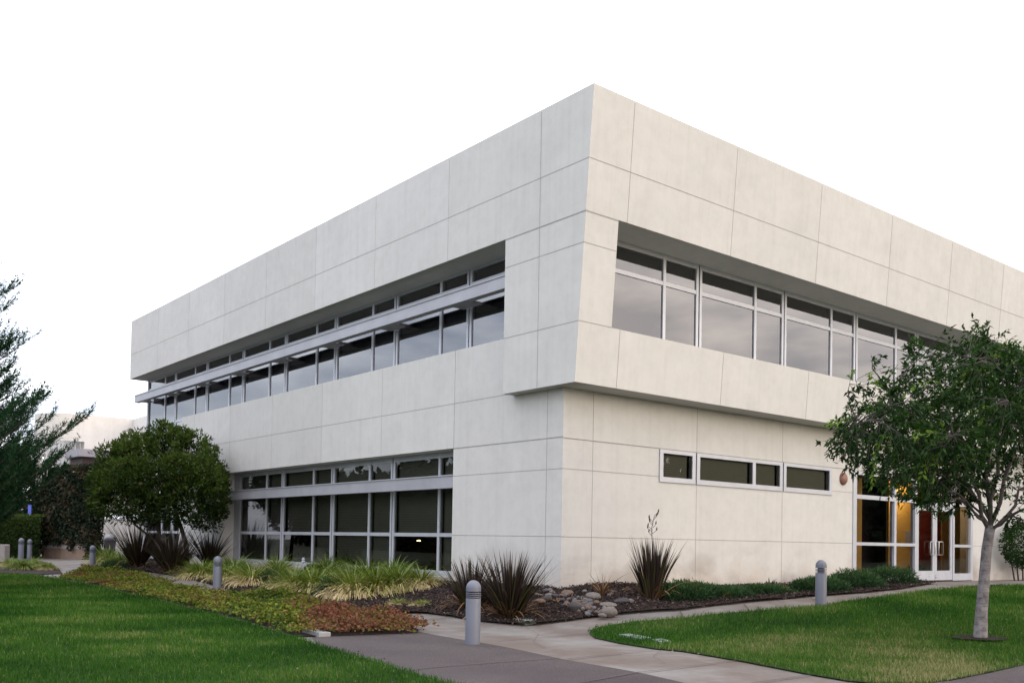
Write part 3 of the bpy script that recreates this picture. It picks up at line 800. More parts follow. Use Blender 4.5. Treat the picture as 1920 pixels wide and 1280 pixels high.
# ivy covered wall
wl = G(78, 1044); wr = G(181, 1047)
D_iv = (depth(wl)+depth(wr))/2
A_, B_ = wl[:2], wr[:2]; tvec = (B_-A_); Lw = np.linalg.norm(tvec); tvec /= Lw; nvec = np.array([tvec[1], -tvec[0]])
zt = at_depth(150, 872, D_iv)[2]
ivy = empty('ivy_wall', (A_[0], A_[1], g(*A_)), 'tan block wall almost hidden under dark hanging ivy', 'wall')
tan = m_plain('tan_block', (.30, .215, .165), .9, 0, .12, 5, .3); band = m_plain('white_band', (.42, .40, .40), .8)
def wp(u, o, z): return tuple(np.array([*(tvec*u+nvec*o), z]))
def wb(mb, u0, u1, o0, o1, z0, z1):
    n = len(mb.v); mb.v += [wp(u, o, z) for z in (z0, z1) for (u, o) in ((u0, o0), (u1, o0), (u1, o1), (u0, o1))]
    mb.f += [tuple(n+i for i in q) for q in ((0,3,2,1),(4,5,6,7),(0,1,5,4),(1,2,6,5),(2,3,7,6),(3,0,4,7))]
Hh = zt-g(*A_)
mb = MB(); wb(mb, 0, Lw-.3, -.4, 0, -.3, Hh*.8); mb.build('wall', tan, ivy)
mb = MB(); wb(mb, .0, Lw, .001, .02, .45, .60); mb.build('stripe', band, ivy)
n = 19000
u = np.r_[RNG.uniform(-.9, Lw+.05, n-4000), RNG.uniform(Lw-.5, Lw+.06, 4000)]; hmax = Hh*(1-.42*np.clip((Lw*.45-u)/(Lw*.45+.9), 0, 1)**1.3)
low = np.where(u < .15, -.1, .55+.35*np.abs(np.sin(u*2.6))+.25*np.sin(u*7)) 
low = np.where(u > Lw-.4, -.05, low)
zz_ = low+(hmax-low)*RNG.uniform(0, 1, n)**.9
o_ = np.r_[RNG.uniform(-.1, .32, n-4000), RNG.uniform(-.5, .3, 4000)]+.18*snoise(np.c_[u, zz_, u*0], 4, 5)
Pp = np.stack([tvec[0]*u+nvec[0]*o_, tvec[1]*u+nvec[1]*o_, zz_], 1)
dv = unit(n); dv[:, 2] -= .7; dv[:, :2] += nvec*.4
brown = .38*(snoise(np.c_[u, zz_, u*0], 8, 3.2) > .55)
V, F, A = leaves(Pp, dv, RNG.uniform(.09, .17, n), RNG.uniform(.07, .13, n), np.clip(RNG.uniform(0, .5, n)+brown, 0, 1))
link('ivy', np_mesh('ivy', V, F, A), IVY, ivy)

# hedge
HEDGE = m_leaf('hedge_leaf', [(0, (.014, .030, .008)), (.5, (.035, .065, .014)), (1, (.075, .110, .022))], .2)
h0 = G(62, 1046); h1 = G(-160, 1046)
Dh = depth(h0)
hz = at_depth(20, 968, Dh)[2]-g(*h0[:2])
hedge = empty('hedge', tuple(h0), 'clipped green hedge beside the ivy wall', 'hedge')
n = 22000
hv = (h1-h0)[:2]; HL = np.linalg.norm(hv); hv /= HL; hn = np.array([-hv[1], hv[0]]); 
if (CAM[:2]-h0[:2])@hn < 0: hn = -hn
u = RNG.uniform(-.3, HL, n); o_ = np.where(RNG.uniform(0, 1, n) < .6, RNG.uniform(.1, .3, n), RNG.uniform(-1.2, .3, n))
z_ = np.where(o_ > .08, RNG.uniform(0, 1, n)*hz, hz+RNG.uniform(-.15, .06, n)); z_ += .08*snoise(np.c_[u, o_, u*0], 3, 4)
Pp = np.stack([hv[0]*u+hn[0]*o_, hv[1]*u+hn[1]*o_, z_], 1)
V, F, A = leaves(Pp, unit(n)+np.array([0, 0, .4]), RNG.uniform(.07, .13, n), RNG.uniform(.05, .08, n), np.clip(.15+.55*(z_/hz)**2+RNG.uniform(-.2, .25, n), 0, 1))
link('foliage', np_mesh('hedge_foliage', V, F, A), HEDGE, hedge)
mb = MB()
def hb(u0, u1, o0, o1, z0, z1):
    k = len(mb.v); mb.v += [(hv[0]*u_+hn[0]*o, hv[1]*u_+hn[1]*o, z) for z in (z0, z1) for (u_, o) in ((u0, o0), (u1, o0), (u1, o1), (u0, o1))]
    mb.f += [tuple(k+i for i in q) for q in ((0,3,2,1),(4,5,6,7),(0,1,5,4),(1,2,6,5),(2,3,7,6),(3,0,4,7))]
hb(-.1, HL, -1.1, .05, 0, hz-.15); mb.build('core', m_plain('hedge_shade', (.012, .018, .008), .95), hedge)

# blue parking signs behind the hedge
SIGN = m_plain('blue_sign', (.10, .14, .62), .5); WPOST = m_plain('white_post', (.55, .58, .60), .6)
for (px, pt, pb, w_, lab) in ((2, 952, 968, .05, 'pale thin sign at the very left edge above the hedge'), (23, 948, 967, .055, 'narrow blue and white sign in the middle of the hedge top'), (57, 946, 977, .075, 'blue sign on a white post next to the ivy wall')):
    D = Dh+(1.8 if px != 57 else .3)
    p = at_depth(px, pt, D); zg = g(p[0], p[1]); s = D/FPX
    e = empty('sign_post', (p[0], p[1], zg), lab, 'sign', 'parking signs by the hedge')
    H_ = p[2]-zg
    mb = MB(); mb.box((-.03, -.03, 0), (.03, .03, H_-.02)); mb.build('post', WPOST, e)
    mb = MB(); pl = MB()
    d2 = np.array([_r[0], _r[1]])*w_; nn = np.array([-d2[1], d2[0]])/w_*.02
    c = [(-d2-nn*1.6-nn), (d2-nn*1.6-nn), (d2-nn*3.5), (-d2-nn*3.5)]
    hgt = .42 if px == 57 else .30
    c = [-d2-nn*2.2, d2-nn*2.2, d2-nn*3.2, -d2-nn*3.2]
    nv = len(mb.v); mb.v += [(q[0], q[1], z) for z in (H_-hgt, H_) for q in c]
    mb.f += [tuple(nv+i for i in q) for q in ((0,3,2,1),(4,5,6,7),(0,1,5,4),(1,2,6,5),(2,3,7,6),(3,0,4,7))]
    mb.build('sign_panel', SIGN, e)

# concrete block, litter bin, low wall at the far left
p = G(4, 1052)
mb = MB(); hb_ = at_depth(4, 1020, depth(p))[2]-p[2]
mb.prism([(-.45, -.1), (.2, -.1), (.2, hb_-.03), (.17, hb_), (-.42, hb_), (-.45, hb_-.03)], lambda u, a, b: (a*_r[0]+u*_r[1]*-1, a*_r[1]+u*_r[0], b), -.2, .2)
o = mb.build('concrete_block', m_plain('block_concrete', (.26, .24, .235), .85)); o.location = p
tag(o, 'plain grey concrete block at the left edge in front of the hedge', 'block')
p = G(205, 1042); Dp = depth(p); 
bn = empty('litter_bin', tuple(p), 'dark grey litter bin behind the yellow-green plants at the far left', 'bin')
hh = at_depth(205, 1012, Dp)[2]-p[2]; wd = 11*Dp/FPX
mb = MB(); mb.lathe([(wd*.85, 0), (wd, hh*.92), (wd*1.08, hh*.93), (wd*1.08, hh)], 20); mb.build('body', m_plain('bin_plastic', (.07, .065, .08), .6), bn, False)
mb = MB(); mb.lathe([(wd*.95, hh+.005), (wd*.8, hh*1.2), (wd*.3, hh*1.35)], 20); mb.build('lid', m_plain('bin_lid', (.25, .26, .29), .4), bn, True)
q0 = at_depth(180, 973, 50); q1 = at_depth(262, 968, 50)
dz_ = g(q0[0], q0[1])
lw = empty('low_wall', (q0[0], q0[1], dz_), 'low cream garden wall with a white sloping top left of the round tree', 'wall')
dv2 = (q1-q0)[:2]; LL = np.linalg.norm(dv2); dv2 /= LL; nn = np.array([-dv2[1], dv2[0]])
def lb(mb, prof):
    mb.prism(prof, lambda u, a, b: (dv2[0]*u+nn[0]*a, dv2[1]*u+nn[1]*a, b), 0, LL)
hz2 = q0[2]-dz_
mb = MB(); lb(mb, [(0, -.2), (0, hz2-.02), (.3, hz2-.02), (.3, -.2)]); mb.build('wall', ANNEX, lw)
mb = MB(); lb(mb, [(-.06, hz2), (-.06, hz2+.05), (1.2, hz2+.42), (1.2, hz2+.36)]); mb.build('coping', m_plain('white_coping', (.75, .76, .80), .6), lw)

# ================================================================== TREES
def tube_np(mb, pts, r0, r1, seg=6):
    k = len(pts); mb.tube(pts, [r0+(r1-r0)*i/(k-1) for i in range(k)], seg)
def curve(a, b, sag, k=5, jit=.0):
    a, b = np.array(a, float), np.array(b, float); o = []
    for i in range(k+1):
        t = i/k; p = a+(b-a)*t; p[2] += sag*math.sin(math.pi*t)
        if 0 < i < k and jit: p += RNG.normal(size=3)*jit
        o.append(p)
    return o

# --- young broadleaf tree on the right lawn
tb = G(1838, 1197); DT = depth(tb); S_ = DT/FPX
tree = empty('broadleaf_tree', tuple(tb), 'young leafy tree with a slim pale trunk on the right lawn', 'tree')
def rel(px, py, dd=0.0): return at_depth(px, py, DT+dd)-tb
rightv, fwd = np.array([_r[0], _r[1], 0]), np.array([math.cos(YAW), math.sin(YAW), 0])
fork = rel(1857, 985)
mb = MB()
tk = [np.zeros(3)-np.array([0, 0, .05]), rel(1838, 1195), rel(1840, 1150), rel(1845, 1090), rel(1850, 1030), fork]
mb.tube(tk, [.122, .104, .088, .080, .075, .072], 14)
mb.second(); limbs = []
for (px, py, dd, r0) in ((1790, 800, -.3, .034), (1850, 760, .5, .04), (1935, 790, -.2, .036), (1990, 860, .8, .028), (1720, 880, -.5, .022), (1780, 900, .7, .022), (1965, 920, -.8, .028), (1880, 700, -.8, .036), (1700, 780, .6, .024), (1600, 800, -.2, .016), (1635, 690, .2, .016)):
    e_ = rel(px, py, dd); c = curve(fork+np.array([0, 0, RNG.uniform(-.1, .12)]), e_, RNG.uniform(-.05, .25), 6, .035)
    tube_np(mb, c, r0, .012, 7); limbs += c[1:]
# secondary limbs with ends spread through the crown
def crown_pts(n):
    out_ = []
    while len(out_) < n:
        px = RNG.uniform(1535, 2190); dd = RNG.uniform(-2.4, 2.4); py = RNG.uniform(585, 1010)
        cx_, cy_ = 1865, 815
        ex = (px-cx_)/(322 if px < cx_ else 310); ed = dd/2.5
        ey = (py-cy_)/(222 if py < cy_ else 185)
        rr = math.sqrt(ex*ex+ed*ed+ey*ey)
        if rr > 1: continue
        # ragged, layered outline
        q = rel(px, py, dd)
        nse = float(snoise(q[None]*np.array([1, 1, 1.9]), 17, 2.4)[0])
        if nse < .31 + (.15 if px < 1720 else .28)*max(0, rr-.45)/.55: continue
        if px < 1760 and py > 842+(px-1540)*.55: continue
        if px < 1640 and py < 690 and RNG.uniform() < .55: continue
        if RNG.uniform() > .45+.6*rr: continue
        out_.append(q)
    return np.array(out_)
sec = crown_pts(70); Lm = np.array(limbs)
for q in sec:
    j = np.argmin(((Lm-q)**2).sum(1)+ (Lm[:, 2] > q[2]+.2)*1.0)
    c = curve(Lm[j], q, .06, 4, .02); tube_np(mb, c, .016, .005, 5); limbs += c[1:]
Lm = np.array(limbs)
tw = crown_pts(2050)
LP, LD, LT = [], [], []
for q in tw:
    j = np.argsort(((Lm-q)**2).sum(1)*(1+.9*RNG.uniform(0, 1, len(Lm))))[0]; a = Lm[j]
    d = q-a; dl = np.linalg.norm(d)
    if dl > .55: a = q-d/dl*.55+RNG.normal(size=3)*.05
    e_ = q+np.array([0, 0, -.05-.08*RNG.uniform()])+ (d/(dl+1e-6))*.1
    c = curve(a, e_, .04, 3, .008); mb.tube(c, [.004, .0035, .0028, .0015], 3)
    nl = RNG.integers(13, 23); cl = RNG.uniform()
    young = RNG.uniform() < .07
    for _ in range(nl):
        t = RNG.uniform(.25, 1.0); i0 = min(int(t*3), 2); p = c[i0]+(c[i0+1]-c[i0])*(t*3-i0)
        dv_ = d/(dl+1e-6)*.7+RNG.normal(size=3)*.65+np.array([0, 0, -.35])
        LP.append(p); LD.append(dv_); LT.append((.75+.25*RNG.uniform()) if young else .08+.42*cl+RNG.uniform(-.1, .15))
TLEAF = m_leaf('tree_leaf', [(0, (.006, .020, .004)), (.35, (.015, .044, .007)), (.65, (.036, .088, .012)), (.85, (.10, .185, .022)), (1, (.17, .28, .04))], .25, .45, None, .01)
n = len(LP)
V, F, A = leaves(np.array(LP), np.array(LD), RNG.uniform(.065, .115, n), RNG.uniform(.024, .040, n), np.clip(np.array(LT), 0, 1), .2)
mb.build('trunk', [BARK, m_plain('limb_bark', (.075, .062, .058), .9, 0, .35, 14, .5)], tree, True, fix=False)
link('crown', np_mesh('crown', V, F, A), TLEAF, tree)
# bare soil ring
mb = MB(); ring = [(tb[0]+.42*math.cos(t)*(1+.15*math.sin(3*t)), tb[1]+.42*math.sin(t)*(1+.12*math.cos(2*t))) for t in np.linspace(0, 6.283, 20)[:-1]]
mb.face([(x, y, g(x, y)+.03) for x, y in ring]); tag(mb.build('bare_soil', SOIL, fix=False), kind='structure')

# --- round multi-stem tree by the left wall
rb = G(335, 1066); DR = depth(rb)
rtree = empty('round_tree', tuple(rb), 'dense round-headed small tree with leaning stems against the left wall', 'tree')
def relR(px, py, dd=0.0): return at_depth(px, py, DR+dd)-rb
mb = MB()
for (bx, pts, r0) in ((352, [(349, 1020), (340, 990), (330, 960), (322, 920)], .10), (305, [(301, 1030), (298, 990), (290, 950), (270, 910)], .085), (318, [(300, 1020), (255, 985), (235, 950)], .05)):
    b0 = relR(bx, 1066); b0[2] = -.1
    mb.tube([b0]+[relR(*p) for p in pts], [r0*(1-.13*i) for i in range(len(pts)+1)], 8)
mb.build('trunk', BARK_D, rtree, True, fix=False)
PTS, DRS, TN = [], [], []
kk = DR/FPX
LOBES = [(212, 872, 46, -.2), (262, 850, 48, .1), (316, 836, 42, -.3), (362, 850, 44, .1), (394, 890, 36, -.1), (398, 940, 34, -.2), (352, 935, 52, -1.1), (292, 905, 58, -1.3), (226, 928, 50, -.9), (192, 948, 28, -.5),
         (262, 950, 40, -.9), (325, 946, 38, -.7), (386, 972, 26, -.4), (300, 812, 26, -.1), (335, 880, 46, -1.2), (250, 890, 44, -1.4), (372, 905, 36, -1.0), (300, 900, 80, .6), (350, 900, 60, .5), (240, 910, 60, .6), (205, 905, 36, -.8), (285, 945, 44, -1.5), (338, 818, 24, .2), (236, 848, 26, -.6), (410, 915, 22, -.6), (182, 905, 22, -.2), (412, 958, 18, -.3)]
for (px, py, rpx, dd) in LOBES:
    q = relR(px, py, dd); R_ = rpx*kk*RNG.uniform(.84, 1.04); nl = int(2600*R_*R_)+300
    if q[0]+rb[0] > -.25: q[0] = -.25-rb[0]
    u_ = unit(nl); rr = RNG.uniform(.55, 1.05, nl)**.6
    bump = .62+.62*snoise(u_*1.0, int(px), 3.6)
    pp = q+u_*(R_*rr*bump)[:, None]*np.array([1, 1, .92])
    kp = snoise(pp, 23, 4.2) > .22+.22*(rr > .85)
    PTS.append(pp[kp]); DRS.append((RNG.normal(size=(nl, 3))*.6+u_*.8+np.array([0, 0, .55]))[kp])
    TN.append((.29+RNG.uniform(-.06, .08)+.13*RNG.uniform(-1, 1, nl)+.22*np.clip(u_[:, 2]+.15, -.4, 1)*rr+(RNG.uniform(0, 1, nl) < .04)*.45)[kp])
P_, D_, T_ = np.concatenate(PTS), np.concatenate(DRS), np.concatenate(TN); 
k = P_[:, 0]+rb[0] < -.04; P_, D_, T_ = P_[k], D_[k], T_[k]; n = len(P_)
# upright sprigs on the outline
SPR = []
for _ in range(64):
    th = RNG.uniform(-.25, math.pi+.25); k_ = RNG.uniform(.75, 1.0)
    SPR.append((302+126*k_*math.cos(th), 925-112*k_*math.sin(th)))
for (px, py) in SPR+list(((318, 800), (270, 820), (214, 838), (352, 812), (385, 838), (404, 850), (240, 828), (300, 808), (195, 860), (182, 880), (335, 808), (416, 880), (420, 915))):
    q = relR(px, py+14, RNG.uniform(-1.6, .2)); m_ = 60; t = RNG.uniform(0, 1, m_)
    if q[0]+rb[0] > -.2: q[0] = -.2-rb[0]
    pp = q+np.stack([RNG.normal(size=m_)*.08*(1-t*.7), RNG.normal(size=m_)*.08*(1-t*.7), t*RNG.uniform(.3, .55)], 1)
    P_ = np.r_[P_, pp]; D_ = np.r_[D_, RNG.normal(size=(m_, 3))*.6+np.array([0, 0, .9])]; T_ = np.r_[T_, .45+.2*RNG.uniform(size=m_)]
n = len(P_)
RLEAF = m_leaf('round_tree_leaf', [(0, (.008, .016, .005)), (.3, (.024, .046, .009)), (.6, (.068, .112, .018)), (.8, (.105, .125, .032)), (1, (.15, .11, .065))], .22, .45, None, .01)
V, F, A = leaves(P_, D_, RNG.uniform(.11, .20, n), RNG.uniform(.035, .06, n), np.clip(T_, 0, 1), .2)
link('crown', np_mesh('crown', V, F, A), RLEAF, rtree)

# --- conifer at the left edge
DC = 24.0; CK = DC/36.0
cb = at_depth(-150, 1092, DC); cb[2] = g(cb[0], cb[1])
con = empty('conifer_tree', tuple(cb), 'tall dark conifer with upswept feathery branches at the left edge', 'tree')
def relC(px, py, dd=0.0): return at_depth(px, py, DC+dd)-cb
topz = relC(-150, 290)[2]
mb = MB(); mb.tube([(0, 0, -.1), (.05, 0, topz*.4), (0, 0, topz*.75), (0, 0, topz)], [.24, .18, .08, .015], 9)
BP, BA, BLn, BBn, BL, BW, BT = [], [], [], [], [], [], []
NEED_P, NEED_D, NEED_T = [], [], []
def rad_at(h):   # crown radius by relative height
    prof_h = [0.10, .2, .30, .36, .45, .6, .75, .9, 1.0]; prof_r = [3.5, 4.4, 5.6, 4.2, 3.6, 2.9, 1.9, .8, .1]
    return float(np.interp(h, prof_h, prof_r))*CK
NB = 430
for i in range(NB):
    h = .125+.865*(i/NB)**1.45; az = i*2.399+RNG.uniform(-.4, .4); R_ = rad_at(h)*RNG.uniform(.65, 1.12)
    st = np.array([0, 0, h*topz]); d = np.array([math.cos(az), math.sin(az), 0])
    k = 7; c = []
    for j in range(k+1):
        t = j/k; c.append(st+d*R_*t+np.array([0, 0, R_*(-.12*t+.45*t**2.6)]))
    mb.tube(c, [.035*(1-t/k)*(R_/3)+.005 for t in range(k+1)], 5)
    nsub = int(10+R_*9)
    for s in range(nsub):
        t = RNG.uniform(.25, 1.0); j = min(int(t*k), k-1); p = c[j]+(c[j+1]-c[j])*(t*k-j)
        sd_ = np.array([-d[1], d[0], 0])*RNG.choice([-1, 1]); ln = RNG.uniform(.3, .75)*(1.1-.35*t)
        dirn = d*RNG.uniform(.4, .9)+sd_*RNG.uniform(.1, .8)*(1.1-t*.6)+np.array([0, 0, RNG.uniform(.1, .75)+.5*t]); dirn /= np.linalg.norm(dirn)
        m_ = int(46*ln+8); tt = RNG.uniform(0, 1, m_)
        pts_ = p+dirn*(ln*tt)[:, None]+np.array([0, 0, .18*ln])*(tt**2)[:, None]
        NEED_P.append(pts_); NEED_D.append(dirn*.9+RNG.normal(size=(m_, 3))*.5+np.array([0, 0, .15])); NEED_T.append(np.full(m_, RNG.uniform(.05, .6))+RNG.uniform(-.1, .2, m_)+.15*(t-.6))
mb.build('trunk', BARK_D, con, True, fix=False)
P_, D_, T_ = np.concatenate(NEED_P), np.concatenate(NEED_D), np.concatenate(NEED_T); n = len(P_)
CLEAF = m_leaf('conifer_needles', [(0, (.006, .020, .010)), (.4, (.013, .042, .020)), (.75, (.028, .076, .030)), (1, (.06, .12, .04))], .12, .5, None, .006)
V, F, A = leaves(P_, D_, RNG.uniform(.08, .15, n), RNG.uniform(.014, .026, n), np.clip(T_, 0, 1), .15)
link('crown', np_mesh('crown', V, F, A), CLEAF, con)

# --- dark trees beyond the hedge and along the far side of the lawns
FARL = m_leaf('far_leaf', [(0, (.008, .014, .010)), (.6, (.022, .036, .018)), (1, (.05, .07, .03))], .15)
def leafball(name, loc, R_, H_, nleaf, label, group, lsz=.3, z0=.25):
    e = empty(name, loc, label, 'tree', group)
    t = MB(); t.tube([(0, 0, -.2), (.05, .03, H_*.35), (0, .1, H_*.7)], [.25, .2, .08], 8); t.build('trunk', BARK_D, e, True, fix=False)
    u_ = unit(nleaf); rr = RNG.uniform(.55, 1, nleaf)**.5
    q = u_*rr[:, None]
    bump = .75+.45*snoise(u_*2.2, int(R_*100) % 97, 2.2)
    pp = np.stack([q[:, 0]*R_*bump, q[:, 1]*R_*bump, H_*(z0+(1-z0)*.5)+q[:, 2]*H_*(1-z0)*.5*bump], 1)
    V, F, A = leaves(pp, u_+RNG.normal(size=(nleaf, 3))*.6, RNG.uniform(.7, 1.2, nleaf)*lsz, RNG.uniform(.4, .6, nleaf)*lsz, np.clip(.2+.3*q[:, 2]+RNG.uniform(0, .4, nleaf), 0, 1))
    link('crown', np_mesh('crown', V, F, A), FARL, e); return e
for (px, D, R_, H_, lab) in ((-20, 62, 4.5, 7.0, 'dark tree beyond the hedge, under the conifer'), (70, 66, 4.2, 6.2, 'dark tree beyond the hedge, behind the ivy wall')):
    p = at_depth(px, 1000, D); leafball('background_tree', (p[0], p[1], -.35), R_, H_, 5000, lab, 'dark trees beyond the hedge', .42, .05)
# tree belt that the ground floor windows mirror
n = 24000
P_ = []
for (x0, y0, x1, y1) in ((-38, 24, -62, 130), (30, -24, 240, -97)):
    t = RNG.uniform(0, 1, n); w_ = RNG.uniform(-4, 4, n)
    dx, dy = x1-x0, y1-y0; ll = math.hypot(dx, dy)
    x = x0+dx*t-dy/ll*w_; y = y0+dy*t+dx/ll*w_
    hgt = 6.0+4.0*snoise(np.c_[t*ll, t*0, t*0], 31, .16)+3.0*snoise(np.c_[t*ll, t*0, t*0], 41, .5)
    P_.append(np.c_[x, y, -.3+hgt*RNG.uniform(0, 1, n)**.7*np.sqrt(np.clip(1-(w_/4.3)**2, .05, 1))])
P_ = np.concatenate(P_); n = len(P_)
V, F, A = leaves(P_, unit(n), RNG.uniform(.9, 1.7, n), RNG.uniform(.6, 1.0, n), RNG.uniform(0, .6, n))
tag(link('tree_belt', np_mesh('tree_belt', V, F, A), FARL), 'far belt of dark trees mirrored in the ground floor windows', 'trees', kind='stuff')

# shrub trained on the wall right of the entrance
p = onY(1890, 1085, 0)
sh = empty('wall_shrub', (p[0], -.5, 0), 'dark bushy shrub against the wall right of the entrance doors', 'shrub')
mb = MB()
for dx in (-.7, -.2, .4, .9):
    mb.tube([(dx*.6, .1, -.05), (dx*.8, .15, .6), (dx*1.1, .1, 1.2)], [.03, .022, .012], 6)
mb.build('stem', BARK_D, sh, True, fix=False)
n = 7000; q = unit(n)*(RNG.uniform(.5, 1, n)**.4)[:, None]
pp = q*np.array([1.75, .45, .86])*(.8+.35*snoise(q*2, 3, 3))[:, None]+np.array([.35, 0, 1.22]); pp[:, 1] = np.minimum(pp[:, 1], .45)
V, F, A = leaves(pp, q+RNG.normal(size=(n, 3))*.6, RNG.uniform(.06, .10, n), RNG.uniform(.03, .05, n), np.clip(.1+.25*(q[:, 2]+1)*.6+RNG.uniform(-.1, .25, n), 0, 1))
link('foliage', np_mesh('shrub_foliage', V, F, A), TLEAF, sh)

# ================================================================== PLANTS
FLAX = m_leaf('flax_blade', [(0, (.012, .007, .009)), (.4, (.028, .017, .015)), (.62, (.045, .046, .014)), (.8, (.085, .046, .024)), (1, (.24, .14, .075))], .12, .4, None, .03)
def flax(px, py, h_px, w_px, n, label, seed, group='flax clumps in the bed', dead=.12, spread=.75):
    p = G(px, py); D = depth(p); h = h_px*D/FPX; r = np.random.default_rng(seed)
    e = empty('flax_plant', tuple(p), label, 'plant', group)
    az = r.uniform(0, 6.283, n); rr = r.uniform(0, 1, n)**.6
    half = w_px*D/FPX/2
    lean = .04+rr*math.atan2(half, h)*spread*1.15; bend = rr*r.uniform(.05, .75, n)*spread/.75
    L = h*r.uniform(.5, 1.12, n)*(1+.12*rr)
    dry = r.uniform(0, 1, n) < dead; bend[dry] += r.uniform(.6, 1.5, dry.sum()); lean[dry] += .35; L[dry] *= .8
    tone = np.where(dry, r.uniform(.8, 1, n), np.clip(r.beta(1.7, 2.1, n)*.8, 0, .8))
    base = np.stack([np.cos(az)*rr*.14, np.sin(az)*rr*.14, np.full(n, -.03)], 1)
    V, F, A = blades(base, az, lean, bend, L, r.uniform(.028, .05, n), 6, tone, pw=2.6, twist=.9)
    link('blades', np_mesh('flax_blades', V, F, A), FLAX, e); return e, h
flax(955, 1157, 122, 165, 330, 'large bronze green flax clump right behind the nearest bollard', 1, dead=.14)
flax(884, 1140, 95, 125, 250, 'brownish flax clump left of and behind the nearest bollard', 2, dead=.34)
fx, fh = flax(1222, 1124, 108, 105, 250, 'dark purple flax clump with one tall flower stalk against the right wall', 3, dead=.05, spread=.45)
mb = MB(); D = depth(fx.location)
s = D/FPX
st = [np.array([0, 0, .1]), np.array([.02, 0, 80*s]), np.array([.0, .02, 120*s]), np.array([-.03, 0, 135*s]), np.array([.04, .0, 158*s])]
mb.tube(st, [.012, .010, .008, .007, .004], 5)
for t in np.linspace(0, 1, 11):
    c = st[2]+(st[4]-st[2])*t; q = c+np.array([_r[0], _r[1], 0])*RNG.choice([-1, 1])*RNG.uniform(.05, .10)+np.array([0, 0, .07])
    mb.tube([c, q], [.005, .004], 4); mb.tube([q, q+np.array([0, 0, .03]), q+np.array([.01, 0, .07])], [.008, .016, .004], 5)
mb.build('flower_stalk', BARK_D, fx, True, fix=False)
flax(258, 1064, 92, 130, 300, 'dark reddish flax clump at the left foot of the round tree', 4, dead=.08)
flax(322, 1075, 90, 145, 330, 'dark purple flax clump in front of the round tree stems', 5, dead=.05)
flax(392, 1062, 78, 120, 200, 'spiky dark flax clump between the round tree and the ground floor windows', 6, dead=.04)

LILY = m_leaf('daylily_blade', [(0, (.06, .12, .018)), (.4, (.17, .23, .035)), (.6, (.34, .34, .09)), (.78, (.52, .43, .22)), (1, (.66, .52, .33))], .25, .5, None, .04)
def lily_mesh(seed, dry):
    r = np.random.default_rng(seed); n = 760
    az = r.uniform(0, 6.283, n); rr = r.uniform(0, 1, n)**.7
    tone = np.clip(.17+.40*rr*dry*1.5+r.uniform(-.12, .2, n), 0, 1); isd = r.uniform(0, 1, n) < dry*.5*(rr+.4); tone[isd] = r.uniform(.7, 1, isd.sum())
    lean = .12+rr*.8; bend = .7+r.uniform(.3, 1.5, n)*(.5+.7*rr); bend[isd] += .8
    L = r.uniform(.52, .92, n)*(1-.2*isd)
    base = np.stack([np.cos(az)*rr*.42, np.sin(az)*rr*.42, np.full(n, -.02)], 1)
    V, F, A = blades(base, az, lean, bend, L, r.uniform(.018, .032, n), 5, tone, pw=2.4, twist=.5)
    return np_mesh('daylily_blades', V, F, A)
LM = [(lily_mesh(51, .25), 0), (lily_mesh(52, .8), 0), (lily_mesh(53, 1.2), 0)]
for i, (me, _) in enumerate(LM): me.materials.append(LILY)
def lily(px, py, s, kind, label, group='daylilies under the ground floor windows'):
    p = G(px, py); o = bpy.data.objects.new('daylily', LM[kind][0]); COL.objects.link(o)
    o.location = (p[0], p[1], p[2]+.02); s *= 1.12; o.scale = (s, s, s*RNG.uniform(.92, 1.08)); o.rotation_euler = (0, 0, RNG.uniform(0, 6.28))
    return tag(o, label, 'plant', group)
lily(378, 1081, .95, 1, 'yellow-green daylily just left of the second nearest bollard')
lily(440, 1076, 1.0, 0, 'green daylily under the first window pane right of the bollard')
lily(425, 1086, .8, 1, 'straw-edged daylily hugging the right side of the second nearest bollard')
lily(473, 1094, 1.0, 2, 'most withered straw-coloured daylily, between the bollard and the dark juniper')
lily(520, 1078, 1.0, 1, 'half yellow daylily behind the first dark juniper')
lily(567, 1066, .95, 0, 'fresh bright green daylily close under the window behind the small garden light')
lily(553, 1104, .95, 1, 'yellowing daylily just right of the first dark juniper')
lily(588, 1106, 1.0, 1, 'yellowing daylily left of the rounded dark juniper by the path')
lily(612, 1082, .9, 0, 'green daylily behind the rounded dark juniper')
lily(655, 1072, 1.05, 0, 'tall green daylily rising in front of the third window post')
lily(662, 1116, 1.05, 2, 'drooping straw-tipped daylily right of the rounded dark juniper')
lily(705, 1110, 1.05, 1, 'broad drooping daylily, second from the right end at the front')
lily(690, 1092, 1.0, 0, 'green daylily in the middle of the large right hand mass')
lily(745, 1104, 1.0, 1, 'daylily before the right hand window of the large mass')
lily(738, 1090, .9, 0, 'green daylily at the back of the right hand mass under the glass')
lily(790, 1099, .85, 2, 'last dry-edged daylily at the right end next to bare mulch')
lily(205, 1057, 1.1, 1, 'yellow-green daylily at the left end of the bed near the litter bin', 'daylilies at the left end')
lily(228, 1062, 1.0, 0, 'green daylily left of the reddish flax', 'daylilies at the left end')
for (px, py, s, k_, lab) in ((20, 1061, .55, 1, 'small pale tuft leftmost in the mulch island'), (42, 1066, .7, 0, 'green tuft in the middle of the mulch island'), (62, 1061, .55, 1, 'small yellowing tuft behind the green one in the mulch island'), (88, 1067, .5, 1, 'small tuft at the right end of the mulch island')):
    lily(px, py, s, k_, lab, 'tufts in the mulch island')
# cut-back dry tufts
for (px, py, lab) in ((747, 1133, 'pale dry cut-back tuft on the bare mulch, the left one of two'), (792, 1135, 'pale dry cut-back tuft with green tips, right one of two on the bare mulch')):
    o = lily(px, py, .34, 2, lab, 'dry tufts on bare mulch'); o.scale.z *= .6

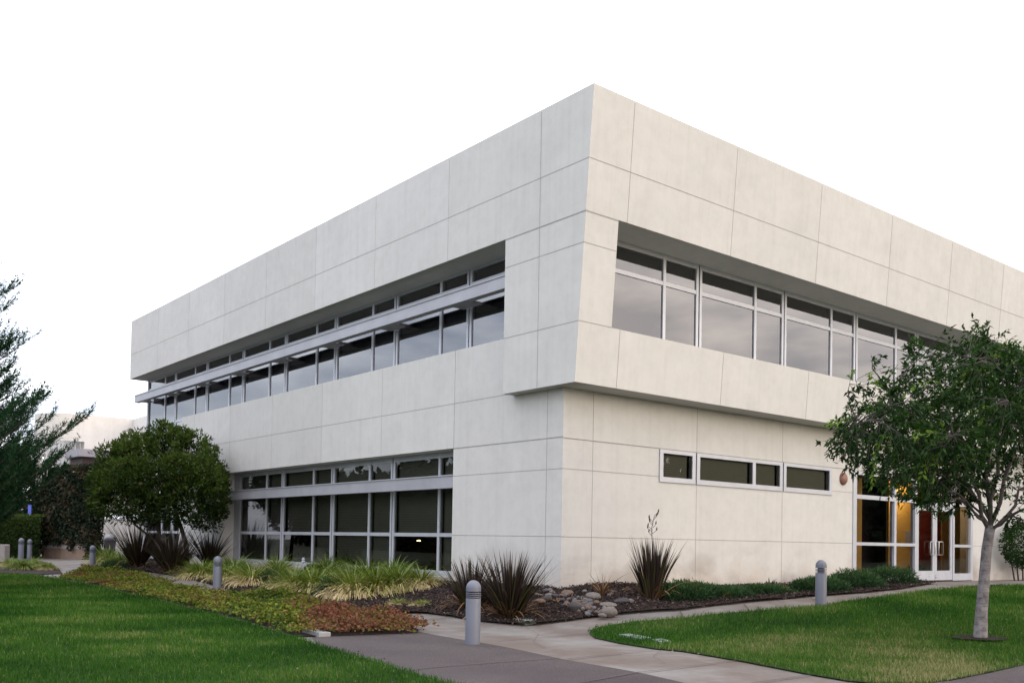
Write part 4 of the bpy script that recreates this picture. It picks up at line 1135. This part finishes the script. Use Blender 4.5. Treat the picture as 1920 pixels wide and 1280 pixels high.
JUN = m_leaf('juniper_sprig', [(0, (.010, .026, .011)), (.45, (.026, .064, .022)), (.82, (.06, .115, .034)), (1, (.17, .095, .045))], .1)
def juniper(name, px, py, rx, ry, h, n, label, cat='shrub', group=None, brown=0.0, rz=0.0, lsz=1.0):
    p = G(px, py); u_ = unit(n); u_[:, 2] = np.abs(u_[:, 2]); rr = RNG.uniform(.35, 1, n)**.5
    q = u_*rr[:, None]*np.array([rx, ry, h])*(.78+.4*snoise(u_*np.array([rx, ry, .5])*3, int(px), 3))[:, None]
    c, s_ = math.cos(rz), math.sin(rz); q = np.stack([q[:, 0]*c-q[:, 1]*s_, q[:, 0]*s_+q[:, 1]*c, q[:, 2]], 1)
    q[:, 2] += gv(q[:, 0]+p[0], q[:, 1]+p[1])-p[2]
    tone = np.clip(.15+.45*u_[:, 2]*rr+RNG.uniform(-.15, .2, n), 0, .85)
    bz = (snoise(q, int(px)+1, 2.2) > 1-brown) & (RNG.uniform(0, 1, n) < .7); tone[bz] = RNG.uniform(.85, 1, bz.sum())
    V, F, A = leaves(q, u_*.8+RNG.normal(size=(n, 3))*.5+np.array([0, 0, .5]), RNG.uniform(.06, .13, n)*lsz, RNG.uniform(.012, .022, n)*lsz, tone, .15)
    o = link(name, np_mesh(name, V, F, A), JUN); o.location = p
    return tag(o, label, cat, group)
juniper('juniper_shrub', 512, 1094, .45, .45, .38, 2200, 'low dark blue-green juniper between the daylilies, left of the garden light', group='low junipers among daylilies')
juniper('juniper_shrub', 586, 1080, .40, .40, .32, 1800, 'low dark juniper beside the small garden light', group='low junipers among daylilies')
juniper('juniper_shrub', 621, 1117, .42, .42, .42, 2600, 'rounded dark juniper nearest the path among the daylilies', group='low junipers among daylilies')
juniper('juniper_shrub', 212, 1067, .6, .5, .32, 1500, 'low dark juniper at the left end below the yellow-green daylilies', group='low junipers among daylilies')
juniper('juniper_carpet', 1290, 1121, .85, .55, .30, 5200, 'green spreading juniper mat right of the purple flax', group='spreading junipers along the right wall', brown=.12)
juniper('juniper_carpet', 1352, 1119, .9, .5, .22, 4200, 'spreading juniper mat with rust brown patches in the middle of the right bed', group='spreading junipers along the right wall', brown=.50)
juniper('juniper_carpet', 1432, 1113, 1.0, .5, .18, 3600, 'thin yellowish green juniper mat below the little fern', group='spreading junipers along the right wall', brown=.22)
for (px, py, rx, ry, h, lab) in ((1535, 1108, 1.0, .55, .30, 'juniper mat behind the right bollard'), (1600, 1101, 1.15, .6, .42, 'juniper mat right of the right bollard'), (1668, 1094, 1.3, .6, .46, 'thick juniper mat below the entrance glazing'), (1722, 1087, 1.1, .5, .44, 'thick juniper mat ending at the entrance doors')):
    juniper('juniper_carpet', px, py, rx, ry, h, 6200, lab, group='spreading junipers by the entrance', brown=.10)

# ground cover in the strip between lawn and path
GC = m_leaf('ground_cover_leaf', [(0, (.014, .032, .006)), (.30, (.070, .115, .014)), (.52, (.19, .215, .03)), (.70, (.105, .060, .030)), (1, (.165, .066, .040))], .25)
b_ = np.array(strip); lo, hi = b_.min(0), b_.max(0); n = 200000
P = np.c_[RNG.uniform(lo[0], hi[0], n), RNG.uniform(lo[1], hi[1], n)]; P = P[inpoly(P, strip)]
dens = snoise(np.c_[P, P[:, 0]*0], 61, 1.5); P = P[RNG.uniform(0, 1, len(P)) < .25+1.1*dens]
dens = snoise(np.c_[P, P[:, 0]*0], 61, 1.5)
if len(P) > 70000: P = P[:70000]; dens = dens[:70000]
P = P+RNG.normal(0, .13, P.shape); n = len(P); q3 = np.c_[P, gv(P[:, 0], P[:, 1])]; c = (q3-CAM)@RM.T; pxs = 960+FPX*c[:, 0]/c[:, 2]
mnd = snoise(np.c_[P, P[:, 0]*0], 63, 2.4); hgt = (.03+.32*mnd**1.3)*np.clip((dens+.2), .3, 1)
z = q3[:, 2]+hgt*RNG.uniform(.2, 1, n)**.6
brn = np.clip((pxs-520+90*(snoise(np.c_[P, P[:, 0]*0], 68, 1.9)-.5))/130, 0, 1)*.55+np.where(pxs < 420, .35*snoise(np.c_[P, P[:, 0]*0], 67, 1.7), 0)+.22*(snoise(np.c_[P, P[:, 0]*0], 69, 2.6) > .70)
tone = np.clip(.08+.22*RNG.uniform(-1, 1, n)+.30*mnd+brn+(RNG.uniform(0, 1, n) < .12)*.35, 0, 1)
dv = unit(n); dv[:, 2] = np.abs(dv[:, 2])*.6
V, F, A = leaves(np.c_[P, z], dv, RNG.uniform(.045, .085, n), RNG.uniform(.03, .055, n), tone, .15)
tag(link('ground_cover', np_mesh('ground_cover', V, F, A), GC), 'low leafy ground cover, green turning rust brown, between lawn and path', 'ground cover', kind='stuff')

# thin dead plant and fern
p = G(1128, 1118); D = depth(p); s = D/FPX
r = np.random.default_rng(77); n = 44
az = r.uniform(0, 6.28, n); L = r.uniform(.25, .6, n); L[:4] = (1.0, .8, .65, .6)
V, F, A = blades(np.zeros((n, 3)), az, r.uniform(.1, .7, n), r.uniform(.1, 1.3, n), L, r.uniform(.016, .032, n), 6, r.uniform(.78, 1, n), pw=2.4, twist=.8)
o = link('withered_flax', np_mesh('withered_flax', V, F, A), FLAX); o.location = p
tag(o, 'sparse withered brown flax with one tall leaf beside the river stones', 'plant')
p = G(1443, 1103); n = 9
V, F, A = blades(np.zeros((n, 3)), np.linspace(0, 6.0, n), np.full(n, .35), r.uniform(.5, 1.3, n), r.uniform(.22, .36, n), np.full(n, .05), 6, r.uniform(.5, .8, n), pw=2)
o = link('fern', np_mesh('fern', V, F, A), FLAX); o.location = p
tag(o, 'small brownish fern at the foot of the right wall', 'plant')
for i, (px, py, rz, ln, lab) in enumerate(((1062, 1140, .3, .62, 'long dead flax leaf lying across the stones'), (1045, 1134, .9, .5, 'dead flax leaf lying behind the large clump'), (1165, 1112, -.2, .55, 'dry flax leaf lying by the withered flax'), (1010, 1120, 2.0, .4, 'short dry leaf lying left of the stones'))):
    p = G(px, py); V, F, A = blades(np.zeros((4, 3)), np.array([rz, rz+.5, rz-.35, rz+2.8]), np.full(4, 1.25), np.full(4, .35), np.array([ln, ln*.8, ln*.7, ln*.5]), np.full(4, .026), 5, r.uniform(.85, 1, 4), pw=2.2)
    o = link('dead_leaf', np_mesh('dead_leaf', V, F, A), FLAX); o.location = (p[0], p[1], p[2]+.06)
    tag(o, lab, 'leaf', 'dead flax leaves on the mulch')

# ================================================================== STONES
def m_stone(name, c):
    m, t, o = mat_new(name); k = NT(t); v = k.coord((1, 1, 1))
    cc = k.ramp(k.noise(v, 5, 5, .65), [(.3, tuple(x*.7 for x in c)), (.7, tuple(x*1.25 for x in c))])
    k.princ(o, cc, .75, 0, k.bump(k.noise(v, 14, 4), .3, .02), .3); return m
STM = [m_stone('stone_tan', (.12, .082, .060)), m_stone('stone_grey', (.085, .083, .09)), m_stone('stone_pale', (.135, .12, .11)), m_stone('stone_dark', (.05, .046, .05))]
import bmesh
def stone_mesh(seed):
    bm = bmesh.new(); bmesh.ops.create_icosphere(bm, subdivisions=3, radius=1)
    r = np.random.default_rng(seed); V_ = np.array([v.co for v in bm.verts]); f = .82+.36*snoise(V_, seed, 1.8)
    for v, k in zip(bm.verts, f): v.co = v.co*float(k)
    me = bpy.data.meshes.new('river_stone'); bm.to_mesh(me); bm.free()
    me.polygons.foreach_set('use_smooth', np.ones(len(me.polygons), bool)); return me
SME = {}
def stone(px, py, w_px, h_px, mi, label, group='river stones by the corner'):
    p = G(px, py); s = depth(p)/FPX
    key = (RNG.integers(0, 5), mi)
    if key not in SME:
        me = stone_mesh(100+int(key[0])); me.materials.append(STM[mi]); SME[key] = me
    o = bpy.data.objects.new('river_stone', SME[key]); COL.objects.link(o)
    o.scale = (w_px*s/2, w_px*s/2*RNG.uniform(.7, .95), h_px*s/2); o.rotation_euler = (RNG.uniform(-.2, .2), RNG.uniform(-.2, .2), YAW-1.57+RNG.uniform(-.5, .5))
    o.location = (p[0], p[1], p[2]+.03+h_px*s*.22); tag(o, label, 'stone', group)
big = [(1143, 1154, 30, 22, 2, 'largest pale stone at the right front of the heap by the path'), (1112, 1124, 28, 16, 2, 'pale rounded stone just in front of the wall right of the corner'), (1104, 1133, 18, 13, 1, 'grey stone below the pale rounded one'),
       (1010, 1133, 26, 12, 0, 'tan stone at the left end, beside the large flax'), (1064, 1117, 22, 12, 0, 'tan stone right under the building corner'), (1025, 1128, 20, 14, 3, 'dark stone between the flax and the building corner'), (1077, 1146, 26, 22, 3, 'large dark angular rock in the middle of the heap'),
       (1101, 1145, 14, 10, 0, 'small orange tan stone in the centre of the heap'), (1104, 1156, 10, 8, 1, 'small grey-blue stone at the front edge of the heap'), (1168, 1132, 32, 13, 3, 'flat dark rock right of the withered flax'), (1182, 1132, 14, 11, 2, 'pale stone touching the flat dark rock'), (1130, 1158, 16, 9, 2, 'pale flat stone at the very front beside the path'), (1140, 1138, 34, 9, 2, 'broad flat pale slab in the mulch behind the largest stone')]
for b in big: stone(*b)
for i in range(70):
    t = RNG.uniform(0, 1); px = 1040+88*t+RNG.uniform(-26, 26); py = 1117+38*t+RNG.uniform(-7, 5)
    stone(px, py, RNG.uniform(7, 14), RNG.uniform(6, 10), int(RNG.integers(0, 4)), 'small rounded river stone in the mixed heap below the corner')
for i in range(9):
    stone(RNG.uniform(1000, 1180), RNG.uniform(1112, 1120), RNG.uniform(9, 16), RNG.uniform(5, 9), int(RNG.integers(0, 4)), 'small stone in the row along the foot of the wall', 'stones along the wall foot')

# ================================================================== BOLLARDS, LIDS, GARDEN LIGHT
BOLM = m_plain('bollard_paint', (.120, .132, .170), .5, .1, .06, 4)
BOLD = m_plain('bollard_groove', (.02, .02, .024), .6)
def bollard_proto():
    e = empty('bollard_light', (0, 0, 0)); R_ = .1085
    mb = MB(); mb.lathe([(R_, -.25), (R_, .635), (R_*.985, .64), (R_*.6, .641)], 32); mb.build('post', BOLM, e, True)
    autosmooth(e.children[0])
    mb = MB()
    for z in (.661, .688, .715): mb.lathe([(R_*.6, z-.002), (R_*1.0, z-.007), (R_*1.0, z+.006), (R_*.6, z+.008)], 32)
    o = mb.build('louvre', BOLM, e, True); autosmooth(o)
    mb = MB(); mb.lathe([(R_*.62, .60), (R_*.62, .78)], 24); mb.build('lamp_core', BOLD, e, True); autosmooth(e.children[-1])
    mb = MB(); mb.lathe([(R_*.6, .737), (R_, .739), (R_, .785)]+[(R_*math.cos(a), .785+.115*math.sin(a)) for a in np.linspace(.08, 1.5, 10)], 32)
    o = mb.build('dome_cap', BOLM, e, True); autosmooth(o, 50)
    return e
proto = bollard_proto()
BOL = [((886, 1205), 1.0, 'nearest grey domed bollard light, on the path corner in front of the large flax'), ((1539, 1135), 1.0, 'grey domed bollard light at the edge of the right lawn'),
       ((407, 1108), 1.0, 'grey domed bollard light in front of the daylilies at the left windows'), ((173, 1068), 1.0, 'grey domed bollard light left of the round tree, before the ivy wall'),
       ((39, 1050), 1.0, 'left one of the pair of small bollard lights before the hedge'), ((55, 1048), .95, 'right one of the pair of small bollard lights before the hedge')]
for i, ((px, py), s, lab) in enumerate(BOL):
    o = proto if i == 0 else copy_tree(proto)
    p = G(px, py-1); tp = {0: 117, 1: 85, 2: 65, 3: 45, 4: 41, 5: 37}[i]*depth(p)/FPX/.9
    o.location = p; o.scale = (tp, tp, tp); tag(o, lab, 'bollard light', 'domed bollard lights along the paths')

LID = m_plain('green_lid', (.15, .19, .165), .7, 0, .12, 8); LIDG = m_plain('grey_lid', (.26, .27, .27), .7, 0, .1, 8)
def lid(pts, label, m_, dz=.03):
    mb = MB(); w_ = [np.array([*q, 0]) for q in Gs(pts)]
    c = sum(w_)/4; zc = g(c[0], c[1])+dz
    bot = [(q[0], q[1], zc-.12) for q in w_]; up = [(q[0], q[1], zc) for q in w_]; ins = [tuple(c[i]+(q[i]-c[i])*.96 if i < 2 else zc+.008 for i in range(3)) for q in w_]
    mb.v = bot+up+ins; mb.f = [(0,1,2,3)]+[(i, (i+1) % 4, 4+(i+1) % 4, 4+i) for i in range(4)]+[(4+i, 4+(i+1) % 4, 8+(i+1) % 4, 8+i) for i in range(4)]+[(8, 9, 10, 11)]
    mb.build('utility_lid', m_).name = 'utility_lid'
    tag(bpy.context.scene.objects[-1] if False else COL.objects[-1], label, 'utility cover', 'utility covers set in the ground')
lid([(962,1163),(982,1158),(1006,1165),(985,1169)], 'pale green utility cover in the mulch under the large flax', LID, .035)
lid([(1160,1191),(1180,1189),(1222,1195),(1200,1198)], 'pale green utility cover in the tip of the right lawn', LID, .012)
lid([(1222,1200),(1240,1198),(1258,1202),(1240,1205)], 'smaller green cover partly grown over by the right lawn', LID, .012)
lid([(566,1183),(590,1183),(620,1190),(598,1191)], 'grey utility cover at the edge of the brown ground cover', LIDG, .04)
p = G(568, 1088)
gl = empty('garden_light', tuple(p), 'tiny grey path light standing among the daylilies', 'garden light')
mb = MB(); mb.lathe([(.012, 0), (.012, .5)], 10); mb.build('stake', ALU, gl)
mb = MB(); mb.lathe([(.05, .5), (.06, .52), (.035, .56), (.05, .58), (.02, .64)], 14); mb.build('lamp_head', m_plain('garden_light_grey', (.35, .38, .42), .4), gl)

# dry leaf litter on the paving
n = 2600
P = np.c_[RNG.uniform(-9, 14, n), RNG.uniform(-9, 12, n)]
keep = np.zeros(n, bool)
for poly, m_ in ((bed, .35), (strip, .3), (lawnR, .25), (lawnL, .2)):
    for (dx, dy) in ((m_, 0), (-m_, 0), (0, m_), (0, -m_)): keep |= inpoly(P+np.array([dx, dy]), poly)
for poly in (bed, strip): keep &= ~inpoly(P, poly)
P = P[keep]; n = len(P); dv = unit(n); dv[:, 2] *= .15
V, F, A = leaves(np.c_[P, gv(P[:, 0], P[:, 1])+.004], dv, RNG.uniform(.02, .06, n), RNG.uniform(.012, .028, n), RNG.uniform(.3, 1, n), .15)
tag(link('leaf_litter', np_mesh('leaf_litter', V, F, A), CHIP), 'scattered dry leaves and bark crumbs on the paving and lawn edges', 'litter', kind='stuff')
